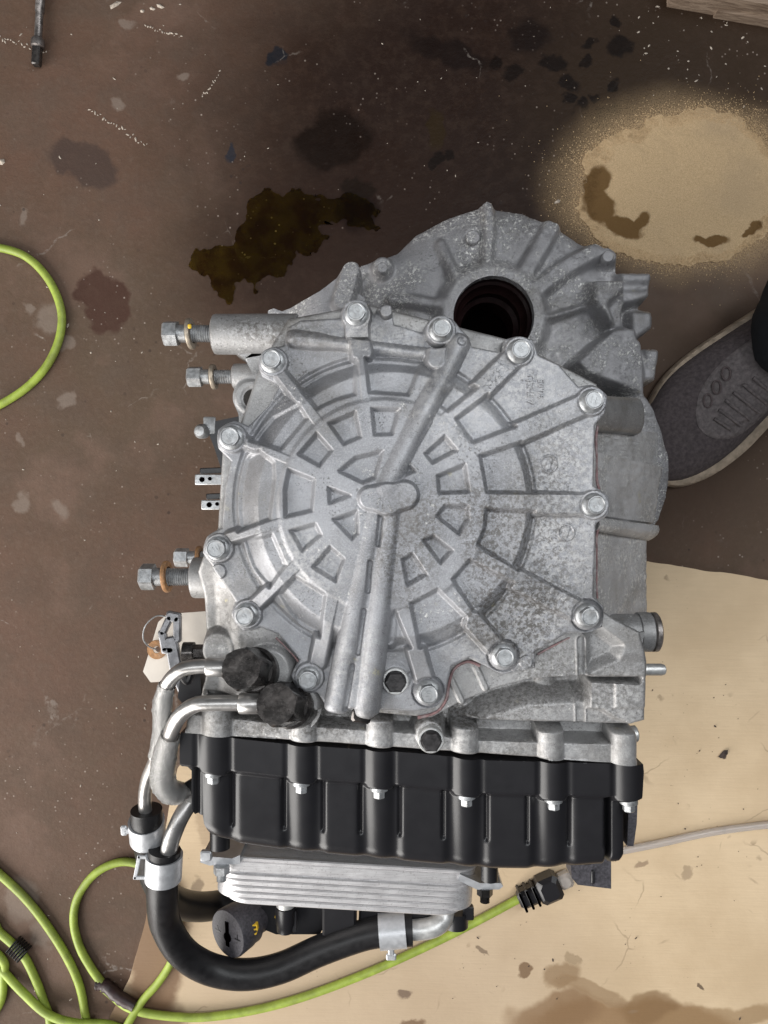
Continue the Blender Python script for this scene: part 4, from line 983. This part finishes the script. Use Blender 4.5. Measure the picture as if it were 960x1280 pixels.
# ------------------------------------------------------------------ plate cooler below the pan
ZK = 0.232; SK = sc(ZK)
ka, kb = P(264, 1069, ZK), P(601, 1089, ZK); ku = (kb - ka).normalized(); kn = Vector((ku.y, -ku.x, 0))
if kn.y > 0: kn = -kn
kc = (ka + kb) / 2; KL = (kb - ka).length / 2
cool = thing('x', (0, 0, 0), 'x', 'x'); bpy.data.objects.remove(cool)
def plate(off, th, half, ztop, zbot, rad, bev):
    ring = []
    def rr(h_, zt, zb_, r_):
        pts = []
        for cx_, cz_, a0 in ((h_ - r_, zt - r_, 0), (-h_ + r_, zt - r_, PI / 2), (-h_ + r_, zb_ + r_, PI), (h_ - r_, zb_ + r_, 1.5 * PI)):
            for k in range(9):
                a = a0 + k * PI / 16; pts.append((cx_ + r_ * math.cos(a), cz_ + r_ * math.sin(a)))
        return pts
    layers = [(0, bev), (bev, 0), (th - bev, 0), (th, bev)]
    vs = []; fs = []; n = 36
    for dd, ins in layers:
        for x, z in rr(half - ins, ztop - ins, zbot + ins, rad): vs.append(kc + ku * x + kn * (off + dd) + Vector((0, 0, z - ZK)))
    for k in range(3):
        for i in range(n): j = (i + 1) % n; fs.append((k * n + i, k * n + j, (k + 1) * n + j, (k + 1) * n + i))
    fs.append(tuple(range(n))); fs.append(tuple(3 * n + i for i in range(n)))
    return MB().add(vs, fs)
core = plate(0.002, 0.034, KL - 0.003, ZK - 0.002, 0.105, 0.020, 0.001).build('oil_cooler', M['cooler'], T, 40)
core['label'] = 'silver plate oil cooler with stacked ridges'
off = 0.0; ths = [0.0040, 0.0100, 0.0050, 0.0050, 0.0050, 0.0050, 0.0052]
for i, th in enumerate(ths):
    plate(off, th - 0.0005, KL - 0.0012 * i - (0.003 if i == len(ths) - 1 else 0), ZK - (0.0 if i != 1 else 0.0012), 0.103, 0.022, 0.0009).build('cooler_plate', M['cooler'], core, 40)
    off += th
# bracket ears with bolts
mb = MB(); mb.prism([P(x, y, 0.236) for x, y in ((252, 1070), (290, 1073), (300, 1069), (300, 1080), (262, 1082), (250, 1078))], (0, 0, -0.05)); mb.build('bracket_ear', M['clamp'], core, 30)
mb = MB(); mb.prism([P(x, y, 0.232) for x, y in ((575, 1093), (600, 1104), (626, 1104), (629, 1108), (624, 1112), (596, 1112), (572, 1100))], (0, 0, -0.05)); mb.build('bracket_ear', M['clamp'], core, 30)
for (x, y, z_) in ((277, 1085, 0.238), (606, 1112, 0.228)):
    mb = MB(); a = P(x, y - 3, z_); prof = [(0, 0.0066), (0.0062, 0.0066), (0.0064, 0.0040)]; tt = 0.0066
    while tt < 0.0125: prof += [(tt, 0.0033), (tt + 0.0006, 0.0040)]; tt += 0.0012
    mb.lathe(a, (0, -1, 0.02), prof, 30, (0, 1)); mb.build('cooler_nut', M['dark_steel'] if x > 400 else M['bolt'], core, 35)
# posts between pan and cooler
for (x, y, w) in ((275, 1052, 26), (612, 1092, 22)):
    mb = MB(); z_ = 0.243 if x < 400 else 0.238; mb.lathe(P(x, y - 75, z_), (0, -1, 0), [(0, w / 2 * sc(z_)), (0.018 + 55 * sc(z_), w / 2 * sc(z_) * 0.95)], 32); mb.build('pan_post', M['plastic'], pan, 40)
mb = MB(); mb.box(P(258, 1069, 0.245), (0.009, 0.008, 0.006), (1, 0, 0), (0, 0, 1), 0.001); mb.build('post_clip', M['clamp'], pan, 30)
# outlet pipe, thermostat body, cap
mb = MB(); mb.tube([P(500, 1163, 0.18), P(525, 1162, 0.18), P(543, 1158, 0.18), P(554, 1148, 0.175), P(557, 1128, 0.17)], 0.0088, 18, 8); mb.build('outlet_pipe', M['bright'], core, 60)
th = MB()
th.prism([P(x, y, 0.165) for x, y in ((330, 1090), (440, 1092), (440, 1152), (408, 1152), (400, 1168), (345, 1168), (325, 1160))], (0, 0, -0.06))
th.box(P(425, 1145, 0.168), (0.030, 0.040, 0.03), (1, 0, 0), (0, 0, 1), 0.002)
th.box(P(500, 1140, 0.160), (0.075, 0.022, 0.03), (1, -0.05, 0), (0, 0, 1), 0.002)
th.lathe(P(570, 1138, 0.165), (0, -1, 0), [(0, 0.011), (0.014, 0.011), (0.0145, 0.009)], 24); th.box(P(585, 1140, 0.168), (0.010, 0.012, 0.008), (1, 0, 0), (0, 0, 1), 0.001)
tb = th.build('thermostat_body', M['plastic'], core, 30)
mb = MB(); mb.lathe(P(357, 1118, 0.178), (0, -1, -0.1), [(0, 0.0085), (0.010, 0.0085)], 30); mb.build('fitting', M['bright'], tb, 40)
mb = MB(); mb.lathe(P(357, 1132, 0.176), (0, -1, -0.1), [(0, 0.0092), (0.016, 0.0092), (0.017, 0.0085), (0.023, 0.0082)], 30); mb.box(P(368, 1150, 0.176), (0.004, 0.018, 0.006)); mb.build('fitting_collar', M['plastic'], tb, 40)
ca = Vector((-0.60, -0.06, 0.80)).normalized(); cc = P(314, 1148, 0.160)
mb = MB(); mb.lathe(cc, ca, [(-0.02, 0.016), (0.004, 0.016), (0.004, 0.0195), (0.012, 0.0195), (0.012, 0.0205), (0.026, 0.0215), (0.0285, 0.0205), (0.0285, 0.001)], 56)
cp = mb.build('round_cap', M['plastic_raw'], tb, 35)
q = ca.to_track_quat('Z', 'Y'); fx = q @ Vector((1, 0, 0)); fy = q @ Vector((0, 1, 0)); tip = cc + ca * 0.0285
mb = MB(); up_ = (Vector((0, 1, 0)) - ca * ca.y).normalized(); sd_ = up_.cross(ca)
mb.box(tip, (0.004, 0.022, 0.0015), sd_, ca); mb.lathe(tip - up_ * 0.003, ca, [(0, 0.0045), (0.0009, 0.0042)], 20); mb.build('cap_slot', M['black'], cp, 30)
mb = MB()
for a_, l_ in ((0.013, 0.006), (-0.013, 0.005)): mb.box(tip + sd_ * a_ - up_ * 0.001, (0.007, 0.0009, 0.0008), sd_, ca); mb.box(tip + sd_ * a_ + up_ * 0.001, (0.0009, 0.005, 0.0008), sd_, ca)
mb.build('cap_symbol', M['plastic'], cp, 30)
mb = MB(); yp = P(316, 1160, 0.182)
for dx, dy, a_, b_ in ((0, 0, .0012, .009), (.0018, .0036, .0042, .0013), (.0018, 0, .004, .0013), (.0018, -.004, .0042, .0013), (.004, .0015, .0012, .0055)):
    mb.box(yp + Vector((dx, dy, 0.0)), (a_, b_, 0.006), (1, 0.15, 0.0), (0, 0, 1), 0.0003)
mb.build('paint_mark', M['yellow_paint'], cp, 30)
mb = MB(); mb.box(P(346, 1148, 0.169), (0.002, 0.005, 0.002), (1, 0.5, 0)); mb.build('paint_fleck', M['yellow_paint'], tb)

# ------------------------------------------------------------------ shift bracket at the left, paper tag on its wire
mb = MB(); zt = 0.262
for a, b, w in (((212, 770), (222, 772), .008), ((213, 771), (203, 792), .0055), ((222, 772), (222, 800), .006), ((203, 790), (207, 812), .006), ((205, 812), (216, 812), .006), ((214, 800), (222, 842), .010), ((224, 840), (232, 860), .012)):
    A_, B_ = P(a[0], a[1], zt), P(b[0], b[1], zt); mb.box((A_ + B_) / 2, ((B_ - A_).length + w * 0.6, w, 0.006), B_ - A_, (0, 0, 1), 0.0012)
br = mb.build('shift_bracket', mat_plain('grey_bracket_steel', (0.20, 0.20, 0.21), 0.38, 0.8, 0.3, 150), T, 35)
mb = MB(); mb.tube([P(225, 838, 0.285), P(234, 852, 0.285), P(240, 838, 0.285), P(236, 818, 0.285)], 0.003, 10, 6); mb.prism([P(x, y, 0.27) for x, y in ((226, 842), (250, 838), (252, 870), (240, 895), (222, 872))], (0, 0, -0.02)); mb.build('shift_linkage', M['plastic'], br, 30)
mb = MB(); mb.lathe(P(236, 815, 0.285), (1, 0, 0), [(-.004, .0075), (.004, .0075), (.0045, .0058), (.012, .0058)], 30, (2, 3)); mb.build('linkage_bolt', M['dark_steel'], br, 35)

tg = thing('paper_tag', P(215, 810, 0.2), 'white paper tag with brown ringed hole wired to the steel bracket', 'tag')
def tagring(pts, z, hole):
    return [P(x, y, z) for x, y in pts]
casting('tag_card', 172, 265, 758, 862, 1.2, 0.245, lambda X, Y: np.maximum(poly(X, Y, [(208, 768), (262, 764), (262, 826), (240, 836), (216, 838), (203, 852), (188, 853), (178, 840), (197, 778)]), -circ(X, Y, 197, 812, 3.5)),
    lambda X, Y: 3 * np.sin((X + Y) * 0.03) + 0.3 * vnoise(X, Y, 12, 91), M['paper'], tg, ((0.0022, 0.0),), 40)
mb = MB(); mb.lathe(P(196, 812, 0.2473), (0, 0, 1), [(0, 0.0028), (0.0006, 0.003), (0.0006, 0.0075), (0, 0.0078)], 30, (), False); mb.build('tag_eyelet', M['rust'], tg, 40)
mb = MB(); mb.tube([P(212, 772, 0.262), P(196, 770, 0.262), P(182, 782, 0.26), P(179, 798, 0.256), P(186, 808, 0.252), P(196, 812, 0.249)], 0.0006, 6, 8); mb.build('tag_wire', M['bolt'], tg, 60)

# ------------------------------------------------------------------ things on the floor
def ground(pts, r, z0=0.0): return [P(x, y, z0 + r + (k_[0] if k_ else 0)) for x, y, *k_ in pts]
CR = 0.0045
cord = thing('extension_cord', P(120, 1180, 0), 'lime green extension cord coiled on the floor ending in a black plug', 'cord')
mb = MB()
mb.tube(ground([(-120, 330), (-50, 306), (0, 310), (34, 322), (61, 350), (76, 386), (75, 420), (60, 455), (35, 483), (0, 506), (-50, 530), (-120, 560)], CR), CR, 14, 10)
cb = mb.build('cable', M['cord'], cord, 60)
runs = [[(-120, 1020), (-40, 1062), (0, 1093), (38, 1130), (74, 1180), (97, 1225), (106, 1265), (108, 1300), (90, 1400)],
        [(130, 1232), (114, 1210), (99, 1182), (92, 1150), (98, 1120), (119, 1092), (148, 1078), (175, 1081), (200, 1098, .003), (218, 1130, .005), (221, 1165, .005), (215, 1200, .005), (198, 1228, .005), (176, 1254, .006), (150, 1300, .012), (130, 1360, .012)],
        [(-120, 1130), (-20, 1148), (0, 1166), (24, 1188), (38, 1210), (54, 1250), (62, 1290), (40, 1380)],
        [(-120, 1120), (-30, 1180), (0, 1210), (28, 1240, .004), (60, 1268, .009), (95, 1279, .009), (140, 1282, .005), (200, 1310)],
        [(-60, 1150), (0, 1196), (4, 1222), (-4, 1262), (-60, 1330)],
        [(122, 1228), (138, 1242), (162, 1260, .005), (200, 1269, .006), (262, 1271, .006), (350, 1255, .006), (450, 1220, .006), (560, 1170, .006), (655, 1120, .006)]]
for r_ in runs:
    mb = MB(); mb.tube(ground(r_, CR), CR, 14, 10); mb.build('cable', M['cord'], cord, 60)
mb = MB(); mb.tube(ground([(120, 1230), (132, 1232), (148, 1246, .005), (168, 1258, .007)], CR), [0.0062, 0.0068, 0.0066, 0.006], 12, 6, True, 0.12)
mb.build('tape_wrap', M['tape'], cord, 50)
mb = MB()
a = P(24, 1186, 0.006)
for k in range(6): mb.box(a + Vector((0.0, 0, 0.001)) + (Vector((0.74, -0.66, 0)) * (k - 2.5) * 0.0032), (0.0024, 0.017, 0.013), (0.74, -0.66, 0), (0, 0, 1), 0.0008)
mb.build('cord_grip', M['plastic'], cord, 30)
pl = MB(); d_ = (P(705, 1100, 0.012) - P(650, 1124, 0.012)).normalized(); a = P(648, 1125, 0.014)
pl.box(a + d_ * 0.013, (0.026, 0.020, 0.018), d_, (0, 0, 1), 0.004)
for k in range(3): pl.box(a + d_ * (0.004 + k * 0.008), (0.003, 0.024, 0.021), d_, (0, 0, 1), 0.002)
pl.box(a + d_ * 0.036, (0.026, 0.028, 0.024), d_, (0, 0, 1), 0.004)
pl.build('plug', M['plastic'], cord, 30)
mb = MB(); mb.box(a + d_ * 0.056, (0.016, 0.017, 0.014), d_, (0, 0, 1), 0.003); mb.build('plug_shroud', M['clear'], cord, 30)

ct = MB(); ct.tube(ground([(740, 1070), (790, 1061), (830, 1053), (870, 1044), (910, 1037), (960, 1031), (1010, 1029), (1080, 1035)], 0.004, 0.004), 0.0042, 12, 8)
tag(ct.build('clear_tube', M['clear'], None, 60), 'thin clear plastic tube lying across the cardboard from under the pan', 'tube')
ct = MB(); ct.tube(ground([(820, 618), (850, 610), (880, 606), (925, 588), (965, 570), (1010, 555)], 0.002), 0.0016, 8, 8)

# socket extension bar
so = thing('socket_extension', P(47, 40, 0), 'worn steel socket extension bar lying on the bare concrete', 'tool')
a = P(46, 72, 0.008); b = P(53, -40, 0.008); ax = b - a
mb = MB(); mb.lathe(a, ax, [(0.022, .0042), (0.050, .0042), (0.051, .0050), (0.075, .0052), (0.14, .0052)], 24); mb.build('shank', M['tool'], so, 40)
mb = MB(); mb.lathe(a, ax, [(0.011, .0055), (0.012, .0072), (0.019, .0072), (0.022, .0050)], 24); mb.build('collar', M['tool'], so, 40)
mb = MB(); mb.box(a + ax.normalized() * 0.002, (0.022, 0.0090, 0.0090), ax, (0, 0, 1), 0.0012); mb.build('square_drive', M['dark_steel'], so, 30)

# timber at the far edge
wb = thing('timber_board', P(860, 0, 0), 'rough sawn timber board lying at the edge of the oil soaked floor', 'board')
mb = MB(); mb.prism([P(x, y, 0.03) for x, y in ((846, -14), (960, 6), (1200, 48), (1200, -130), (846, -170))], (0, 0, -0.03)); mb.build('plank', M['wood'], wb, 20)
mb = MB(); mb.prism([P(x, y, 0.012) for x, y in ((898, 0), (897, 14), (960, 25), (1200, 66), (1200, 40), (960, 5))], (0, 0, -0.012)); mb.build('splinter_strip', M['wood'], wb, 20)

# oil puddle: thin, uneven outline
pud_poly = [(238, 332), (250, 314), (272, 310), (287, 302), (296, 284), (310, 262), (312, 244), (332, 238), (352, 246), (372, 240), (392, 250), (420, 248), (446, 240), (470, 262), (468, 282), (446, 290), (428, 276), (412, 272), (402, 284), (410, 300), (396, 312), (372, 318), (356, 338), (334, 350), (318, 366), (306, 350), (294, 354), (286, 376), (268, 374), (262, 350), (248, 344)]
pu = casting('oil_puddle', 225, 480, 225, 390, 1.5, 0.0008, lambda X, Y: poly(X, Y, pud_poly) + 14 * vnoise(X, Y, 16, 101) + 6 * vnoise(X, Y, 5, 102),
             lambda X, Y: 0.5 * sstep(0, 8, -poly(X, Y, pud_poly)), M['oil'], None, ((0.0007, 0.0),), 60)
tag(pu, 'dark greenish oil puddle with ragged outline on the bare concrete', 'puddle')

# absorbent granules: bed and loose grains
def bed_d(X, Y): return np.hypot((X - 862) / 142, (Y - 234) / 90 + 0.0006 * (X - 862)) * 100 - 100 + 22 * vnoise(X, Y, 60, 111) + 12 * vnoise(X, Y, 20, 112)
bed = casting('absorbent_granules', 690, 1060, 110, 350, 2, 0.001, lambda X, Y: bed_d(X, Y) + 5 * vnoise(X, Y, 4, 113), lambda X, Y: 4.5 * sstep(0, 70, -bed_d(X, Y)) + 0.8 * vnoise(X, Y, 9, 114) + 0.9 * vnoise(X, Y, 3, 115), M['bed'], None, ((0.0009, 0.0),), 60)
bed['kind'] = 'stuff'; bed['label'] = 'tan absorbent granules strewn over an oil spill, dark where soaked'; bed['category'] = 'granules'
R_ = np.random.RandomState(12); vs = []; fs = []
n = 0; tries = 0
xs = R_.normal(0, 1, 90000); ys = R_.normal(0, 1, 90000)
gx = 865 + xs * 95; gy = 233 + ys * 62
dd = bed_d(gx, gy)
keep = (dd > -14) & (R_.rand(90000) < np.exp(-np.clip(dd, 0, 400) / 9.0) * 1.0 + 0.005)
keep &= np.hypot(gx - 617, gy - 396) > 135
gx, gy = gx[keep], gy[keep]
for x, y in zip(gx, gy):
    p = P(x, y, 0.0003); r = R_.uniform(0.00025, 0.0007); b = len(vs); r1, r2, r3 = r * R_.uniform(.7, 1.3), r * R_.uniform(.7, 1.3), r * R_.uniform(.5, 1.0)
    z = 0.0004 + (0.001 if bed_d(np.array([x]), np.array([y]))[0] < 0 else 0)
    vs += [(p.x + r1, p.y, z), (p.x, p.y + r2, z), (p.x - r1, p.y, z), (p.x, p.y - r2, z), (p.x, p.y, z + r3), (p.x, p.y, z - r3)]
    fs += [(b, b + 1, b + 4), (b + 1, b + 2, b + 4), (b + 2, b + 3, b + 4), (b + 3, b, b + 4), (b + 1, b, b + 5), (b + 2, b + 1, b + 5), (b + 3, b + 2, b + 5), (b, b + 3, b + 5)]
me = bpy.data.meshes.new('loose_grains'); me.from_pydata(vs, [], fs)
o = link('loose_grains', me, M['grain'], bed, None, 'stuff')

# crumbs and metal swarf on floor and cardboard
def crumbs(name, pts, mat, label):
    vs = []; fs = []
    for x, y, r, zg in pts:
        p = P(x, y, zg); b = len(vs); an = random.uniform(0, PI); e = random.uniform(1.0, 2.6)
        for k in range(5):
            a = 2 * PI * k / 5; q = Vector((math.cos(a) * r * e, math.sin(a) * r, 0)); q.rotate(Matrix.Rotation(an, 3, 'Z'))
            vs.append(p + q * random.uniform(.7, 1.3) + Vector((0, 0, 0.0002)))
        vs.append(p + Vector((0, 0, r * 0.9)))
        fs += [(b + k, b + (k + 1) % 5, b + 5) for k in range(5)]
    me = bpy.data.meshes.new(name); me.from_pydata(vs, [], fs); o = link(name, me, mat, None, None, 'stuff'); o['label'] = label; return o
M['crumb'] = mat_plain('pale_crumb', (0.42, 0.36, 0.30), 0.8, 0, 0.4, 300)
M['darkcrumb'] = mat_plain('dark_crumb', (0.05, 0.035, 0.03), 0.8, 0, 0.4, 300)
pc = [(random.uniform(0, 230), random.uniform(0, 1270), random.uniform(.0003, .0011) , 0) for _ in range(60)] + [(random.uniform(230, 700), random.uniform(0, 250), random.uniform(.0002, .0007), 0) for _ in range(24)]
pc += [(random.gauss(880, 60), random.gauss(60, 35), random.uniform(.0003, .0011), 0) for _ in range(50)] + [(610, 258, .0045, 0), (613, 262, .003, 0), (697, 252, .002, 0), (145, 6, .003, 0), (3, 203, .0035, 0), (200, 8, .0025, 0), (190, 11, .002, 0), (178, 14, .0022, 0)]
pc += [(112 + k * 3.4, 136 + k * 2.2 + random.uniform(-3, 3), random.uniform(.0005, .0014), 0) for k in range(22)] + [(182 + k * 3, 34 + k * 0.8 + random.uniform(-2, 2), random.uniform(.0005, .0012), 0) for k in range(16)]
pc += [(275 - k * 2.0, 90 + k * 4.0 - 0.12 * k * k + random.uniform(-2, 2), random.uniform(.0004, .0009), 0) for k in range(12)] + [(0 + k * 3.4, 46 + k * 1.2 + random.uniform(-3, 3), random.uniform(.0005, .0011), 0) for k in range(18)]
crumbs('pale_debris', pc, M['crumb'], 'pale crumbs and swarf scattered over the concrete floor')
dc = [(random.uniform(560, 955), random.uniform(800, 1275), random.uniform(.0003, .0009), .005) for _ in range(70)] + [(905, 942, .0028, .006)]
crumbs('dark_debris', dc, M['darkcrumb'], 'dark crumbs scattered over the tan cardboard')

# ------------------------------------------------------------------ person's foot at the right
person = thing('person', P(960, 470, 0), 'person in black trousers and purple grey suede sneaker standing beside the transmission', 'person')
sole_pts = [(806, 562), (805, 535), (815, 505), (832, 474), (852, 452), (880, 431), (912, 410), (950, 386), (1000, 352), (1045, 325), (1085, 318), (1108, 338), (1106, 372), (1080, 412), (1040, 452), (1000, 492), (962, 534), (930, 568), (890, 596), (850, 609), (822, 600), (810, 584)]
def chaikin(p, n=3):
    for _ in range(n):
        q = []
        for i in range(len(p)):
            a, b = p[i], p[(i + 1) % len(p)]
            q += [(a[0] * .75 + b[0] * .25, a[1] * .75 + b[1] * .25), (a[0] * .25 + b[0] * .75, a[1] * .25 + b[1] * .75)]
        p = q
    return p
sole_pts = chaikin(sole_pts, 2)
def shoe_d(X, Y): return smin(poly(X, Y, sole_pts), poly(X, Y, sole_pts) + 0, 1)
shoe = casting('shoe', 795, 1125, 300, 625, 2.0, 0.045, lambda X, Y: shoe_d(X, Y) + 5.5,
    lambda X, Y: (lambda e, tt: -26 + (34 + 40 * sstep(0.25, 0.75, tt)) * np.sqrt(np.clip(1 - (1 - np.clip(e / 58, 0, 1)) ** 2, 0, 1)) + 0.6 * vnoise(X, Y, 18, 121))(-(shoe_d(X, Y) + 5.5), np.clip(((X - 812) * 0.79 + (570 - Y) * 0.61) / 370, 0, 1)),
    M['shoe_upper'], person, ((0.036, 0.002),), 60)
shoe['label'] = 'purple grey suede sneaker with tan sole'
def shoe_z(x, y):
    X, Y = np.array([float(x)]), np.array([float(y)]); e = -(shoe_d(X, Y) + 5.5); tt = np.clip(((X - 812) * 0.79 + (570 - Y) * 0.61) / 370, 0, 1)
    return 0.045 + float((-26 + (34 + 40 * sstep(0.25, 0.75, tt)) * np.sqrt(np.clip(1 - (1 - np.clip(e / 58, 0, 1)) ** 2, 0, 1)))[0]) * sc(0.045)
casting('sole', 790, 1130, 295, 630, 2.5, 0.026, shoe_d, lambda X, Y: -3 * (1 - sstep(0, 5, -shoe_d(X, Y))) + 1.0 * np.sin(shoe_d(X, Y) * 1.5) * 0.3, M['sole'], shoe, ((0.012, 0.002), (0.0255, 0.0005)), 50)
ov = [(866, 530), (868, 500), (880, 476), (900, 452), (925, 432), (965, 405), (1010, 380), (1030, 420), (1000, 470), (968, 505), (945, 530), (920, 548), (893, 550), (876, 543)]
ov = chaikin(ov, 2)
def surf(fx):
    def g(X, Y):
        e = -(shoe_d(X, Y) + 5.5); tt = np.clip(((X - 812) * 0.79 + (570 - Y) * 0.61) / 370, 0, 1)
        return (-26 + (34 + 40 * sstep(0.25, 0.75, tt)) * np.sqrt(np.clip(1 - (1 - np.clip(e / 58, 0, 1)) ** 2, 0, 1))) + fx(X, Y)
    return g
casting('lace_panel', 855, 1040, 370, 560, 1.6, 0.045, lambda X, Y: poly(X, Y, ov), surf(lambda X, Y: 2.6 - 1.6 * sstep(4, 0, -poly(X, Y, ov)) + 0.5 * sstep(1.5, 0.5, np.abs(poly(X, Y, ov) + 6))), M['shoe_panel'], shoe, ((0.02, 0.0),), 60)
tg_ = [(889, 524), (900, 500), (925, 480), (960, 464), (1005, 440), (1000, 470), (968, 502), (940, 524), (915, 536), (898, 536)]
tg_ = chaikin(tg_, 2)
casting('tongue', 880, 1020, 430, 545, 1.6, 0.045, lambda X, Y: poly(X, Y, tg_), surf(lambda X, Y: 4.5 - 3 * sstep(5, 0, -poly(X, Y, tg_)) + 0.6 * np.sin((X * 0.8 - Y * 0.55) * 0.35)), M['shoe_panel'], shoe, ((0.02, 0.0),), 60)
for (x, y) in ((885, 501), (896, 484), (908, 467)):
    mb = MB(); z_ = shoe_z(x, y) + 0.0035; k = 0.0055
    pts = [P(x, y, z_) + Vector((math.cos(a) * k * 0.8, math.sin(a) * k * 1.25, 0)) for a in [i * PI / 5 for i in range(11)]]
    mb.tube(pts, 0.0012, 8, 4, False); mb.build('lace_loop', M['lace'], shoe, 60)
for (a, b) in (((893, 523), (914, 537)), ((899, 512), (926, 532)), ((907, 500), (938, 525)), ((917, 490), (949, 516)), ((929, 480), (960, 506)), ((942, 472), (970, 496))):
    mb = MB(); pts = []
    for k in range(5):
        t_ = k / 4; x = a[0] * (1 - t_) + b[0] * t_; y = a[1] * (1 - t_) + b[1] * t_; pts.append(P(x, y, shoe_z(x, y) + 0.0052))
    mb.tube(pts, 0.0018, 10, 4, True, 0.08); mb.build('lace', M['shoe_panel'], shoe, 60)
mb = MB(); lc = P(1014, 415, 0.07)
mb.lathe(lc, (0.10, 0.03, 1), [(0.0, 0.066), (0.008, 0.070), (0.02, 0.068), (0.06, 0.066), (0.12, 0.068), (0.25, 0.07), (0.42, 0.075)], 40)
for i, v in enumerate(mb.v):
    a = math.atan2(v[1] - lc.y, v[0] - lc.x); w_ = 1 + 0.03 * math.sin(a * 5 + v[2] * 40) + 0.02 * math.sin(a * 9)
    mb.v[i] = (lc.x + (v[0] - lc.x) * w_, lc.y + (v[1] - lc.y) * w_, v[2])
mb.build('trouser_leg', M['trouser'], person, 60)
